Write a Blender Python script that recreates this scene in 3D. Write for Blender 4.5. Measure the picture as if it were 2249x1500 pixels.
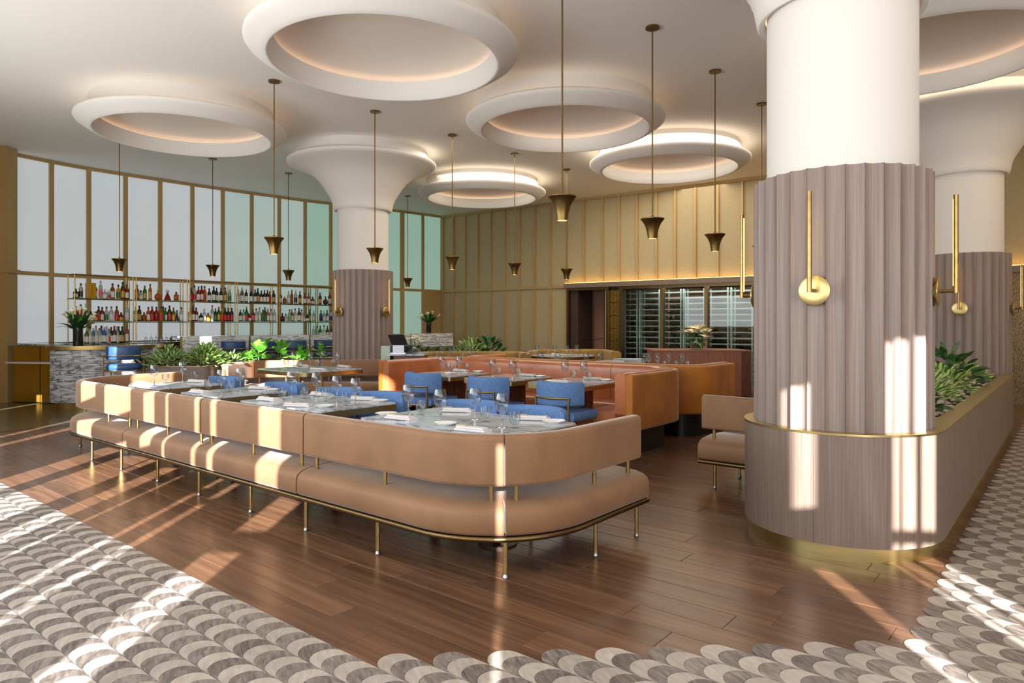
import bpy, bmesh, math, random
from mathutils import Matrix, Vector
random.seed(7)
for o in list(bpy.data.objects): bpy.data.objects.remove(o)
SC = bpy.context.scene
C = SC.collection
PI = math.pi
# ------------------------------------------------------------------ camera, world, sun, area lights, exposure
FPX, EYE, HZ, CX = 1507.0, 1.35, 710.0, 1124.5
cam = bpy.data.cameras.new('camera'); cam_o = bpy.data.objects.new('camera', cam); C.objects.link(cam_o)
cam.sensor_width = 36.0; cam.lens = FPX / 2249 * 36; cam.shift_y = -40 / 2249; cam.clip_end = 200
cam_o.location = (0, 0, EYE); cam_o.rotation_euler = (PI / 2, 0, 0); SC.camera = cam_o
SC.view_settings.view_transform = 'Standard'; SC.view_settings.look = 'None'
SC.view_settings.gamma = 1.0; SC.view_settings.use_curve_mapping = False
SC.view_settings.exposure = 0.08
w = bpy.data.worlds.new('sky'); SC.world = w; w.use_nodes = True
w.node_tree.nodes['Background'].inputs[0].default_value = (0.75, 0.86, 1.0, 1); w.node_tree.nodes['Background'].inputs[1].default_value = 1.2
SC.cycles.max_bounces = 6; SC.cycles.diffuse_bounces = 4; SC.cycles.glossy_bounces = 2; SC.cycles.transmission_bounces = 3
SC.cycles.transparent_max_bounces = 12; SC.cycles.caustics_reflective = False; SC.cycles.caustics_refractive = False
TAN_E = 0.36
def light(name, kind, loc, rot, energy, color, **kw):
    d = bpy.data.lights.new(name, kind); d.energy = energy; d.color = color
    for k, v in kw.items(): setattr(d, k, v)
    o = bpy.data.objects.new(name, d); C.objects.link(o); o.location = loc; o.rotation_euler = rot
    return o
light('sun', 'SUN', (0, -20, 8), (PI / 2 - math.atan(TAN_E), 0, 0), 25.0, (1.0, 0.965, 0.92), angle=math.radians(0.4))
light('daylight_front_fill', 'AREA', (2.5, -1.9, 2.3), (math.radians(119), 0, 0), 310, (0.98, 0.98, 1.0), shape='RECTANGLE', size=8.0, size_y=3.4)  # added fill standing in for window skylight, tilted up to lift the ceiling
light('daylight_slanted_fill', 'AREA', (-4.6, 3.4, 2.6), (math.radians(104), 0, -math.radians(57)), 420, (0.93, 0.98, 1.0), shape='RECTANGLE', size=11.0, size_y=2.8)  # added fill in place of sky light entering along the slanted facade
light('room_fill_back', 'AREA', (1.5, 12.5, 4.28), (0, 0, 0), 210, (1.0, 0.88, 0.72), shape='RECTANGLE', size=6.0, size_y=5.0)  # added area fill to brighten the back of the room, no fixture there
light('room_fill_right', 'AREA', (6.5, 7.0, 4.28), (0, 0, 0), 90, (1.0, 0.78, 0.56), shape='RECTANGLE', size=3.5, size_y=6.0)  # added warm fill for the right side, not a ceiling fixture

# ------------------------------------------------------------------ frame of the room: a runs along the boards, b across them
TH = math.radians(39.4)
BX, BY = math.sin(TH), math.cos(TH); AX, AY = -BY, BX
ROT_A = math.atan2(AY, AX)          # local x -> a direction
ROT_B = math.atan2(BY, BX)          # local x -> b direction
def ab(a, b): return (a * AX + b * BX, a * AY + b * BY)
def ab3(a, b, z=0): p = ab(a, b); return (p[0], p[1], z)
def to_ab(x, y): return (x * AX + y * AY, x * BX + y * BY)
def at(u, v, z):
    Y = (EYE - z) * FPX / (v - HZ); return ((u - CX) * Y / FPX, Y, z)
def atY(u, v, Y): return ((u - CX) * Y / FPX, Y, EYE - (v - HZ) * Y / FPX)

# ------------------------------------------------------------------ mesh building
class MB:
    def __init__(s): s.v = []; s.f = []; s.m = []
    def add(s, vs, fs, mi=0):
        n = len(s.v); s.v += [tuple(p) for p in vs]
        for f in fs: s.f.append(tuple(i + n for i in f)); s.m.append(mi)
        return s
    def box(s, x0, x1, y0, y1, z0, z1, mi=0):
        return s.add([(x0,y0,z0),(x1,y0,z0),(x1,y1,z0),(x0,y1,z0),(x0,y0,z1),(x1,y0,z1),(x1,y1,z1),(x0,y1,z1)],
                     [(0,3,2,1),(4,5,6,7),(0,1,5,4),(1,2,6,5),(2,3,7,6),(3,0,4,7)], mi)
    def obox(s, c, d, L, W, z0, z1, mi=0):      # box centred on c=(x,y), long axis d (unit), length L, width W
        dx, dy = d; nx, ny = -dy, dx; q = []
        for z in (z0, z1):
            for i, j in ((-1,-1),(1,-1),(1,1),(-1,1)):
                q.append((c[0]+dx*i*L/2+nx*j*W/2, c[1]+dy*i*L/2+ny*j*W/2, z))
        return s.add(q, [(0,3,2,1),(4,5,6,7),(0,1,5,4),(1,2,6,5),(2,3,7,6),(3,0,4,7)], mi)
    def lathe(s, prof, n=24, c=(0,0,0), mi=0, capb=True, capt=True, a0=0, a1=2*PI):
        full = abs(a1-a0-2*PI) < 1e-6; k = n if full else n+1; vs = []
        for r, z in prof:
            for i in range(k):
                t = a0+(a1-a0)*i/n; vs.append((c[0]+r*math.cos(t), c[1]+r*math.sin(t), c[2]+z))
        fs = []
        for j in range(len(prof)-1):
            for i in range(n):
                i2 = (i+1) % k; fs.append((j*k+i, j*k+i2, (j+1)*k+i2, (j+1)*k+i))
        if capb and prof[0][0] > 1e-6: fs.append(tuple(range(k-1,-1,-1)))
        if capt and prof[-1][0] > 1e-6: fs.append(tuple(range((len(prof)-1)*k, len(prof)*k)))
        return s.add(vs, fs, mi)
    def tube(s, pts, r, n=8, closed=False, mi=0, r2=None):
        P = [Vector(p) for p in pts]; k = len(P); vs = []; up = None
        for i in range(k):
            a = P[i-1] if (i > 0 or closed) else P[i]; b = P[(i+1) % k] if (i < k-1 or closed) else P[i]
            t = (b-a).normalized()
            if up is None: up = Vector((0,0,1)) if abs(t.z) < .9 else Vector((1,0,0))
            x = t.cross(up).normalized(); y = x.cross(t).normalized(); up = y
            rr = r if r2 is None else r+(r2-r)*i/(k-1)
            for j in range(n):
                q = 2*PI*j/n; vs.append(P[i]+x*(rr*math.cos(q))+y*(rr*math.sin(q)))
        fs = []
        for i in range(k if closed else k-1):
            for j in range(n):
                fs.append((i*n+j, i*n+(j+1)%n, ((i+1)%k)*n+(j+1)%n, ((i+1)%k)*n+j))
        if not closed: fs += [tuple(range(n-1,-1,-1)), tuple(range((k-1)*n, k*n))]
        return s.add(vs, fs, mi)
    def sweep(s, path, prof, side=1, cap=True, mi=0, closed=False):     # profile loop (offset to the side, z) along a flat path
        k = len(path); m = len(prof); vs = []
        for i in range(k):
            def d(i0, i1):
                x = path[i1][0]-path[i0][0]; y = path[i1][1]-path[i0][1]; L = math.hypot(x, y) or 1; return x/L, y/L
            if closed: d0 = d(i-1, i); d1 = d(i, (i+1) % k)
            else: d0 = d(i-1, i) if i > 0 else d(i, i+1); d1 = d(i, i+1) if i < k-1 else d(i-1, i)
            n0 = (-d0[1]*side, d0[0]*side); n1 = (-d1[1]*side, d1[0]*side)
            nx, ny = n0[0]+n1[0], n0[1]+n1[1]; L = math.hypot(nx, ny) or 1; nx /= L; ny /= L
            c = max(.5, nx*n0[0]+ny*n0[1]); nx /= c; ny /= c
            for o, z in prof: vs.append((path[i][0]+nx*o, path[i][1]+ny*o, z))
        fs = []
        for i in range(k if closed else k-1):
            for j in range(m):
                fs.append((i*m+j, i*m+(j+1)%m, ((i+1)%k)*m+(j+1)%m, ((i+1)%k)*m+j))
        if cap and not closed: fs += [tuple(range(m-1,-1,-1)), tuple(range((k-1)*m, k*m))]
        return s.add(vs, fs, mi)
    def mesh(s, name, mat, smooth=True, angle=35, fix=True):
        me = bpy.data.meshes.new(name); me.from_pydata(s.v, [], s.f)
        for x in (mat if isinstance(mat, (list, tuple)) else [mat]): me.materials.append(x)
        if any(s.m): me.polygons.foreach_set('material_index', s.m)
        if fix or smooth:
            bm = bmesh.new(); bm.from_mesh(me)
            if fix: bmesh.ops.recalc_face_normals(bm, faces=bm.faces[:])
            if smooth:
                lim = math.radians(angle)
                for f in bm.faces: f.smooth = True
                for e in bm.edges:
                    if len(e.link_faces) == 2 and e.calc_face_angle(0) > lim: e.smooth = False
            bm.to_mesh(me); bm.free()
        me.update(); return me
    def obj(s, name, mat, parent=None, smooth=True, angle=35, fix=True):
        return put(name, s.mesh(name, mat, smooth, angle, fix), parent)
def put(name, me, parent=None, loc=None, rotz=None):
    o = bpy.data.objects.new(name, me); C.objects.link(o)
    if parent is not None: attach(o, parent)
    if loc is not None: o.location = loc
    if rotz is not None: o.rotation_euler = (0, 0, rotz)
    return o
def attach(o, parent):
    o.parent = parent
    if parent.get('_w'): o.matrix_parent_inverse = Matrix.Translation(-Vector(parent.location))
def tag(o, label=None, cat=None, group=None, kind=None):
    if label: o['label'] = label
    if cat: o['category'] = cat
    if group: o['group'] = group
    if kind: o['kind'] = kind
    return o
ROOTS = []
def thing(name, label, cat, loc=(0,0,0), rotz=0, group=None, world=True, kind=None):
    """Empty at the base of a thing; world=True: its parts are given in room coordinates."""
    o = bpy.data.objects.new(name, None); C.objects.link(o); o.location = loc; o.rotation_euler = (0, 0, rotz)
    o.empty_display_size = .1
    if world: o['_w'] = 1; ROOTS.append(o)
    return tag(o, label, cat, group, kind)
def dup(root, loc, rotz, label=None, group=None, mats=None):
    kids = {}
    for o in KIDS[root.name]: kids.setdefault(o.parent.name, []).append(o)
    def cp(o, par):
        c = o.copy(); C.objects.link(c)
        if par is not None: c.parent = par
        for g in kids.get(o.name, []): cp(g, c)
        return c
    r = cp(root, None); r.location = loc; r.rotation_euler = (0, 0, rotz)
    if label: r['label'] = label
    if group: r['group'] = group
    return r
KIDS = {}
def proto(root):
    """remember the parts of a prototype so that dup() can copy them"""
    lst = []
    def rec(o):
        for c in C.objects:
            if c.parent == o: lst.append(c); rec(c)
    rec(root); KIDS[root.name] = lst; return root
class Family:
    """first use moves the prototype itself, later uses copy it"""
    def __init__(s, root): s.root = proto(root); s.used = False
    def at(s, loc, rotz=0, label=None, group=None):
        if not s.used:
            s.used = True; r = s.root; r.location = loc; r.rotation_euler = (0,0,rotz)
            if label: r['label'] = label
            if group: r['group'] = group
            return r
        return dup(s.root, loc, rotz, label, group)
def rrect(o0, o1, z0, z1, r, n=4, rs=None):
    rs = rs or (r, r, r, r); P = []
    for (cx, cz, q, rr) in ((o1, z0, -PI/2, rs[0]), (o1, z1, 0, rs[1]), (o0, z1, PI/2, rs[2]), (o0, z0, PI, rs[3])):
        x = cx-rr if cx == o1 else cx+rr; z = cz-rr if cz == z1 else cz+rr
        for i in range(n+1):
            t = q+PI/2*i/n; P.append((x+rr*math.cos(t), z+rr*math.sin(t)))
    return P
def rounded(pts, rad, seg=10):
    out = [pts[0]]
    for i in range(1, len(pts)-1):
        r = rad[i-1] if isinstance(rad, (list, tuple)) else rad
        p = Vector(pts[i]); a = (Vector(pts[i-1])-p); b = (Vector(pts[i+1])-p)
        half = a.angle(b)/2; t = r/math.tan(half); A0 = p+a.normalized()*t; B0 = p+b.normalized()*t
        c = p+(a.normalized()+b.normalized()).normalized()*(r/math.sin(half))
        a0 = math.atan2(A0.y-c.y, A0.x-c.x); a1 = math.atan2(B0.y-c.y, B0.x-c.x); d = a1-a0
        while d > PI: d -= 2*PI
        while d < -PI: d += 2*PI
        for k in range(seg+1): out.append((c.x+r*math.cos(a0+d*k/seg), c.y+r*math.sin(a0+d*k/seg)))
    out.append(pts[-1]); return out
def plen(path):
    L = [0]
    for i in range(1, len(path)): L.append(L[-1]+math.dist(path[i-1], path[i]))
    return L
def pt_at(path, s):
    L = plen(path); s = max(0, min(L[-1], s))
    for i in range(1, len(path)):
        if s <= L[i]+1e-9:
            t = (s-L[i-1])/max(1e-9, L[i]-L[i-1]); a, b = path[i-1], path[i]
            d = (b[0]-a[0], b[1]-a[1]); q = math.hypot(*d) or 1
            return (a[0]+d[0]*t, a[1]+d[1]*t), (d[0]/q, d[1]/q)
def cut(path, s0, s1):
    L = plen(path); out = [pt_at(path, s0)[0]]
    for i, p in enumerate(path):
        if s0+1e-4 < L[i] < s1-1e-4: out.append(p)
    out.append(pt_at(path, s1)[0]); return out
def dense(path, step):
    n = max(2, int(plen(path)[-1]/step)+1); T = plen(path)[-1]
    return [pt_at(path, T*i/n)[0] for i in range(n+1)]
def abp(pts): return [ab(*p) for p in pts]
def spline(ctrl, n=12):
    out = []; P = [ctrl[0]]+list(ctrl)+[ctrl[-1]]
    for i in range(1, len(P)-2):
        for k in range(n):
            t = k/n; q = []
            for c in (0, 1):
                p0, p1, p2, p3 = (P[i-1][c], P[i][c], P[i+1][c], P[i+2][c])
                q.append(.5*(2*p1+(p2-p0)*t+(2*p0-5*p1+4*p2-p3)*t*t+(3*p1-p0-3*p2+p3)*t**3))
            out.append(tuple(q))
    out.append(tuple(ctrl[-1])); return out

# ------------------------------------------------------------------ materials (all procedural)
MT = {}
def S2L(c):
    return tuple((x/255/12.92 if x/255 <= .04045 else ((x/255+.055)/1.055)**2.4) for x in c)
def mat(name, col, rough=.5, metal=0., spec=.5, sheen=0., coat=0., emit=None, es=0., trans=0.):
    m = bpy.data.materials.new(name); m.use_nodes = True; b = m.node_tree.nodes['Principled BSDF']
    b.inputs['Base Color'].default_value = (*S2L(col), 1); b.inputs['Roughness'].default_value = rough
    b.inputs['Metallic'].default_value = metal; b.inputs['Specular IOR Level'].default_value = spec
    if sheen: b.inputs['Sheen Weight'].default_value = sheen; b.inputs['Sheen Roughness'].default_value = .35
    if coat: b.inputs['Coat Weight'].default_value = coat; b.inputs['Coat Roughness'].default_value = .1
    if emit: b.inputs['Emission Color'].default_value = (*S2L(emit), 1); b.inputs['Emission Strength'].default_value = es
    MT[name] = m; return m
def nodes(m): return m.node_tree.nodes, m.node_tree.links, m.node_tree.nodes['Principled BSDF']
def vary(m, cols, scale=(5,5,5), rotz=0., nscale=1., detail=4, dist=0., rnd=0., bump=0., ramp=(.3,.7), local=False, rough=None):
    """noise-driven colour between the given colours; rnd adds a per-object shift"""
    N, L, b = nodes(m)
    if local: src = N.new('ShaderNodeTexCoord').outputs['Object']
    else: src = N.new('ShaderNodeNewGeometry').outputs['Position']
    mp = N.new('ShaderNodeMapping'); mp.inputs['Rotation'].default_value = (0,0,rotz); mp.inputs['Scale'].default_value = scale
    mp.vector_type = 'POINT'
    if rotz:
        mr = N.new('ShaderNodeMapping'); mr.inputs['Rotation'].default_value = (0,0,rotz); L.new(src, mr.inputs[0]); src = mr.outputs[0]
        mp.inputs['Rotation'].default_value = (0,0,0)
    L.new(src, mp.inputs[0]); vec = mp.outputs[0]
    oi = N.new('ShaderNodeObjectInfo')
    if rnd:
        ml = N.new('ShaderNodeMath'); ml.operation = 'MULTIPLY'; ml.inputs[1].default_value = 60; L.new(oi.outputs['Random'], ml.inputs[0])
        av = N.new('ShaderNodeVectorMath'); av.operation = 'ADD'; L.new(vec, av.inputs[0]); L.new(ml.outputs[0], av.inputs[1]); vec = av.outputs[0]
    n = N.new('ShaderNodeTexNoise'); n.inputs['Scale'].default_value = nscale; n.inputs['Detail'].default_value = detail; n.inputs['Distortion'].default_value = dist
    L.new(vec, n.inputs['Vector'])
    r = N.new('ShaderNodeValToRGB'); e = r.color_ramp.elements
    while len(e) < len(cols): e.new(.5)
    for i, c in enumerate(cols):
        e[i].position = ramp[0]+(ramp[1]-ramp[0])*i/(len(cols)-1); e[i].color = (*S2L(c), 1)
    L.new(n.outputs['Fac'], r.inputs[0]); out = r.outputs[0]
    if rnd:
        hs = N.new('ShaderNodeHueSaturation'); mr = N.new('ShaderNodeMapRange'); L.new(oi.outputs['Random'], mr.inputs[0])
        mr.inputs[3].default_value = 1-rnd; mr.inputs[4].default_value = 1+rnd
        L.new(mr.outputs[0], hs.inputs['Value']); L.new(out, hs.inputs['Color']); out = hs.outputs[0]
    L.new(out, b.inputs['Base Color'])
    if bump:
        bp = N.new('ShaderNodeBump'); bp.inputs['Strength'].default_value = bump; bp.inputs['Distance'].default_value = .01
        L.new(n.outputs['Fac'], bp.inputs['Height']); L.new(bp.outputs[0], b.inputs['Normal'])
    return m
def marble(name, base, mid, vein, scale, rough=.15, rotz=0., stretch=(1,1,1), w=.06):
    m = mat(name, base, rough); N, L, b = nodes(m)
    g = N.new('ShaderNodeNewGeometry'); mr = N.new('ShaderNodeMapping'); mr.inputs['Rotation'].default_value = (0,0,rotz); L.new(g.outputs['Position'], mr.inputs[0])
    mp = N.new('ShaderNodeMapping'); mp.inputs['Scale'].default_value = stretch; L.new(mr.outputs[0], mp.inputs[0])
    n = N.new('ShaderNodeTexNoise'); n.inputs['Scale'].default_value = scale; n.inputs['Detail'].default_value = 5; n.inputs['Distortion'].default_value = 1.2; L.new(mp.outputs[0], n.inputs['Vector'])
    s = N.new('ShaderNodeMath'); s.operation = 'SUBTRACT'; s.inputs[1].default_value = .5; L.new(n.outputs['Fac'], s.inputs[0])
    a = N.new('ShaderNodeMath'); a.operation = 'ABSOLUTE'; L.new(s.outputs[0], a.inputs[0])
    r = N.new('ShaderNodeValToRGB'); e = r.color_ramp.elements; e.new(.5)
    for i, (p, c) in enumerate(((0.0, vein), (w*.5, mid), (w*1.6, base))): e[i].position = p; e[i].color = (*S2L(c), 1)
    L.new(a.outputs[0], r.inputs[0]); L.new(r.outputs[0], b.inputs['Base Color']); return m
def thin_glass(name, tint=(255,255,255), gl=.12, rough=.02, top=.85):
    m = bpy.data.materials.new(name); m.use_nodes = True; N = m.node_tree.nodes; L = m.node_tree.links; N.clear()
    t = N.new('ShaderNodeBsdfTransparent'); t.inputs[0].default_value = (*S2L(tint), 1)
    g = N.new('ShaderNodeBsdfGlossy'); g.inputs['Roughness'].default_value = rough
    lw = N.new('ShaderNodeLayerWeight'); lw.inputs[0].default_value = .35
    mr = N.new('ShaderNodeMapRange'); mr.inputs[3].default_value = gl; mr.inputs[4].default_value = top; L.new(lw.outputs['Facing'], mr.inputs[0])
    pw = N.new('ShaderNodeMath'); pw.operation = 'MULTIPLY'; L.new(mr.outputs[0], pw.inputs[0]); L.new(mr.outputs[0], pw.inputs[1])
    mx = N.new('ShaderNodeMixShader'); o = N.new('ShaderNodeOutputMaterial'); L.new(pw.outputs[0], mx.inputs[0]); L.new(t.outputs[0], mx.inputs[1]); L.new(g.outputs[0], mx.inputs[2]); L.new(mx.outputs[0], o.inputs[0])
    MT[name] = m; return m
def emitter(name, col, s):
    m = bpy.data.materials.new(name); m.use_nodes = True; N = m.node_tree.nodes; L = m.node_tree.links; N.clear()
    e = N.new('ShaderNodeEmission'); e.inputs[0].default_value = (*S2L(col), 1); e.inputs[1].default_value = s
    o = N.new('ShaderNodeOutputMaterial'); L.new(e.outputs[0], o.inputs[0]); MT[name] = m; return m
vary(mat('oak_plank', (110,76,54), .27, spec=.5), [(90,64,47),(106,76,56),(120,88,66)], (.9,16,8), -ROT_A, 1.6, 5, .3, .2, .03)
vary(mat('oak_far', (100,70,50), .3), [(78,52,36),(112,78,54)], (1.0,12,8), -ROT_A, 2.0)
vary(mat('stone_light', (205,198,188), .4), [(166,155,145),(190,181,172)], (6,22,6), -ROT_A+.5, 2.0, 5, .4, .12, .03)
vary(mat('stone_dark', (128,120,112), .42), [(92,84,79),(122,113,107),(150,141,134)], (6,26,6), -ROT_A+.5, 2.2, 6, .7, .24, .05)
mat('grout', (150,146,144), .8)
vary(mat('mosaic_floor', (110,98,72), .18), [(84,72,48),(128,114,84)], (30,30,30), 0, 1.5, 2)
vary(mat('velvet_tan', (190,140,100), .62, sheen=.5), [(134,98,69),(152,114,82)], (3,3,2), 0, 1.3, 4, .4)
vary(mat('velvet_mustard', (186,112,28), .6, sheen=.35), [(150,88,22),(190,118,34)], (3,3,2), 0, 1.3, 4, .4)
vary(mat('velvet_olive', (164,126,52), .6, sheen=.35), [(138,104,40),(170,132,60)], (3,3,2), 0, 1.3)
vary(mat('leather_orange', (190,110,70), .3, coat=.4), [(176,102,62),(198,124,82)], (3,3,3), 0, 1.5)
vary(mat('blue_linen', (98,136,190), .85), [(78,114,170),(110,148,200)], (60,60,14), .4, 3., 3, 0, 0, .04, local=True)
vary(mat('blue_leather', (44,80,130), .4), [(36,66,112),(50,90,142)], (4,4,4), 0, 1.)
vary(mat('grey_linen', (170,182,190), .85), [(156,168,176),(182,192,198)], (30,30,12), 0, 3., local=True)
vary(mat('brass', (176,146,84), .34, 1.), [(164,138,88),(186,160,108)], (3,3,18), 0, 1.2)
vary(mat('brass_polished', (200,176,104), .32, 1.), [(190,168,112),(204,184,128)], (2,2,20), 0, 1.2)
mat('brass_dark', (128,104,62), .34, 1.)
mat('bronze', (120,98,66), .32, 1.)
mat('steel', (170,172,178), .3, 1.)
marble('marble_table', (206,211,219), (184,190,200), (136,143,155), 1.6, .12, .5, (1,2.2,1), .035)
marble('marble_bar', (206,206,208), (168,170,174), (76,80,88), 3.2, .2, .6, (1,1,4.5), .09)
marble('marble_apron', (236,238,238), (206,210,212), (120,126,134), 2.6, .2, .6, (1,1,5), .07)
marble('marble_green', (150,160,150), (110,120,110), (60,70,64), 2.5, .12, .6, (1,1,1), .06)
vary(mat('oak_grey', (150,130,120), .42), [(130,113,105),(146,129,121),(158,142,133)], (70,70,.8), 0, 1.6, 6, 0, .05, .02)
vary(mat('oak_panel', (134,116,104), .38), [(116,99,89),(138,121,110)], (85,85,1.2), 0, 1.6, 5, .0)
vary(mat('walnut', (96,56,38), .4), [(84,48,32),(112,68,48)], (12,12,2), 0, 1.5)
mat('wenge', (58,38,32), .4)
vary(mat('oak_console', (150,98,76), .45), [(132,84,64),(158,106,84)], (30,30,2), 0, 1.5)
mat('plaster', (236,232,226), .7)
mat('ceiling_paint', (246,243,237), .8)
mat('dome_paint', (240,230,219), .8)
vary(mat('wall_fabric', (178,164,122), .85), [(184,168,130),(192,177,140)], (14,14,14), 0, 2., 3)
mat('wall_beige', (206,186,152), .8)
vary(mat('brass_wall', (196,166,112), .45, .15), [(186,156,102),(200,170,118)], (2,2,.6), 0, 1.)
vary(mat('gold_cabinet', (190,150,60), .3, .8), [(180,138,50),(200,160,70)], (2,2,2), 0, 1.)
vary(mat('mosaic_brass', (170,140,70), .25, .9), [(120,96,44),(204,172,96)], (40,40,14), 0, 2., 2)
vary(mat('mosaic_dark', (110,88,60), .3, .6), [(60,46,32),(150,124,84)], (50,50,16), 0, 2., 2)
mat('wine_dark', (40,30,28), .4)
mat('rack_metal', (206,216,214), .35, .2)
mat('black', (22,22,24), .35)
mat('black_gloss', (14,14,18), .08)
mat('metal_green', (150,156,140), .35, .6)
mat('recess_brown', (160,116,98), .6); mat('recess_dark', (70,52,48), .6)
mat('porcelain', (240,240,240), .15)
mat('linen_white', (226,222,224), .8); mat('linen_beige', (190,178,160), .8)
mat('pebble', (222,210,190), .6); mat('soil', (52,40,30), .9)
thin_glass('glass_clear', (243,246,248), .2); thin_glass('glass_pane', (232,240,238), .2, .01, .42)
thin_glass('glass_stem', (226,232,236), .5, .05, .95); thin_glass('glass_shelf', (200,220,210), .15)
emitter('lamp_warm', (255,206,130), 5.0); emitter('lamp_strip', (255,190,90), 8.0); emitter('lamp_cove', (255,206,160), 1.6); emitter('lamp_dome', (255,214,176), 1.6)
def pane_mat(name, col, s):
    m = mat(name, (190,200,198), .25, emit=col, es=s)
    vary(m, [(150,158,156),(170,178,176)], (.6,.6,.4), 0, 1.)
    return m
pane_mat('pane_white', (196,202,206), .62); pane_mat('pane_mix', (176,196,192), .58); pane_mat('pane_green', (150,192,176), .56); pane_mat('pane_bright', (236,244,255), 1.2)
def leaf_mat(name, c0, c1, c2, sc=30):
    m = mat(name, c0, .45); vary(m, [c0, c1, c2], (sc,sc*.25,sc), 0, 1.6, 3, .8, .25, 0, (.36,.64), local=True)
    N, L, b = nodes(m); tr = N.new('ShaderNodeBsdfTranslucent'); mx = N.new('ShaderNodeMixShader'); mx.inputs[0].default_value = .3
    col = b.inputs['Base Color'].links[0].from_socket; L.new(col, tr.inputs[0]); o = N['Material Output']
    L.new(b.outputs[0], mx.inputs[1]); L.new(tr.outputs[0], mx.inputs[2]); L.new(mx.outputs[0], o.inputs[0]); return m
def leaf_var(name, dark, mid, light, hw):
    m = leaf_mat(name, dark, mid, light, 30); N, L, b = nodes(m); nz = [n for n in N if n.type == 'TEX_NOISE'][0]; rp = [n for n in N if n.type == 'VALTORGB'][0]
    tc = [n for n in N if n.type == 'TEX_COORD'][0]; sx = N.new('ShaderNodeSeparateXYZ'); L.new(tc.outputs['Object'], sx.inputs[0])
    ab_ = N.new('ShaderNodeMath'); ab_.operation = 'ABSOLUTE'; L.new(sx.outputs['Y'], ab_.inputs[0])
    mr = N.new('ShaderNodeMapRange'); mr.inputs[1].default_value = .1*hw; mr.inputs[2].default_value = hw; mr.inputs[3].default_value = .78; mr.inputs[4].default_value = .22; L.new(ab_.outputs[0], mr.inputs[0])
    mx = N.new('ShaderNodeMath'); mx.operation = 'MULTIPLY_ADD'; mx.inputs[1].default_value = .5; L.new(nz.outputs['Fac'], mx.inputs[0])
    su = N.new('ShaderNodeMath'); su.operation = 'SUBTRACT'; su.inputs[1].default_value = .25; L.new(mr.outputs[0], su.inputs[0]); L.new(su.outputs[0], mx.inputs[2]); L.new(mx.outputs[0], rp.inputs[0])
leaf_var('leaf_variegated', (84,136,52), (158,196,104), (226,238,182), .045); leaf_mat('leaf_dark', (34,66,36), (52,92,48), (80,124,66), 10)
leaf_mat('leaf_bright', (84,160,46), (126,200,70), (168,226,104), 10); leaf_var('leaf_deep', (66,122,48), (116,168,76), (204,220,142), .045)
mat('petal', (238,236,220), .5); mat('stem_green', (70,110,50), .5); mat('petal_cream', (250,242,206), .5)

# ================================================================== FLOOR
floor = tag(MB().box(-14, 14, -4, 24, -.06, -.012).obj('floor', MT['oak_far']), kind='structure')
PW, B0 = .1705, 1.74
TW, TP = .148, .08
def tip(j): return 2.16-.16*min(j, 10)          # a of the rounded front of tile column j
def in_view(x, y, m=.80): return y > 2.2 and abs(x) < m*y+.3
def chamfer_box(L, W, c=.0022):
    l, w = L/2, W/2; q = []
    for (x, y, z) in ((l,w,-.012),(l,w,-c*.7),(l-c,w-c,0)): q += [(-x,-y,z),(x,-y,z),(x,y,z),(-x,y,z)]
    f = [(8,9,10,11)]
    for k in (0, 4): f += [(k+i, k+(i+1)%4, k+4+(i+1)%4, k+4+i) for i in range(4)]
    return MB().add(q, f)
plank_me = {L: chamfer_box(L-.0016, PW-.0022).mesh('plank', MT['oak_plank'], False) for L in (1.05, 1.35, 1.7, 2.05)}
rp = random.Random(3); cand = []
for k in range(-1, 74):
    bc = B0+PW*(k+.5); a = -.2-rp.random()*1.5
    while a < 10.2:
        L = rp.choice((1.05, 1.35, 1.7, 2.05)); ac = a+L/2; x, y = ab(ac, bc); a += L
        if y < 2.0 or y > 15.5 or not (in_view(x, y, .95)): continue
        if k < 0 and ac < 99: continue
        cand.append((math.hypot(x, y), x, y, L))
cand.sort()
for d, x, y, L in cand[:300]: put('plank', plank_me[L], floor, (x, y, 0), ROT_A)
far = MB()
for d, x, y, L in cand[300:]: far.obox((x, y), (AX, AY), L-.0006, PW-.0024, -.012, 0)
tag(far.obj('plank_field', MT['oak_plank'], floor, False), kind='stuff')
# scale-shaped stone tiles
def tile_profile(n=10): return [(TW/2-.0015)*math.cos(PI*i/n) for i in range(n+1)], [TW/2*math.sin(PI*i/n) for i in range(n+1)]
def tile_mb(mb, org=None):
    ys, xs = tile_profile(); vs = []; fs = []; n = len(ys)
    for z in (.004, -.004):
        for i in range(n): vs.append((xs[i]-TW/2, ys[i], z))
        for i in range(n): vs.append((xs[i]-TW/2-TP+.003, ys[i], z))
    for i in range(n-1): fs.append((i, i+1, n+i+1, n+i))
    m = 2*n
    for i in range(n-1): fs += [(i, m+i, m+i+1, i+1), (n+i, n+i+1, m+n+i+1, m+n+i)]
    fs += [(0, n, m+n, m), (n-1, m+n-1, m+2*n-1, 2*n-1)]
    if org:
        x0, y0 = org; vs = [(x0+p[0]*AX-p[1]*AY, y0+p[0]*AY+p[1]*AX, p[2]) for p in vs]
    return mb.add(vs, fs)
tile_me = [tile_mb(MB()).mesh('tile', MT[m], False) for m in ('stone_light', 'stone_dark')]
tc = []
for j in range(-20, 100):
    bc = B0+TW*(j+.5); i = 0
    a = tip(j) if j >= 0 else 11.0
    i0 = round((a-2.16)/TP)
    while a > -3.0:
        x, y = ab(a, bc)
        if .7 < y < 16 and abs(x) < 1.02*y+.9: tc.append((math.hypot(x, y), x, y, (i0-i+j) % 2))
        i += 1; a = (2.16+i0*TP)-i*TP
        if i > 220: break
tc.sort()
vis = [t for t in tc if abs(t[1]) < .76*t[2] and t[2] > 2.5]; near = set(vis[:300])
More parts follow.
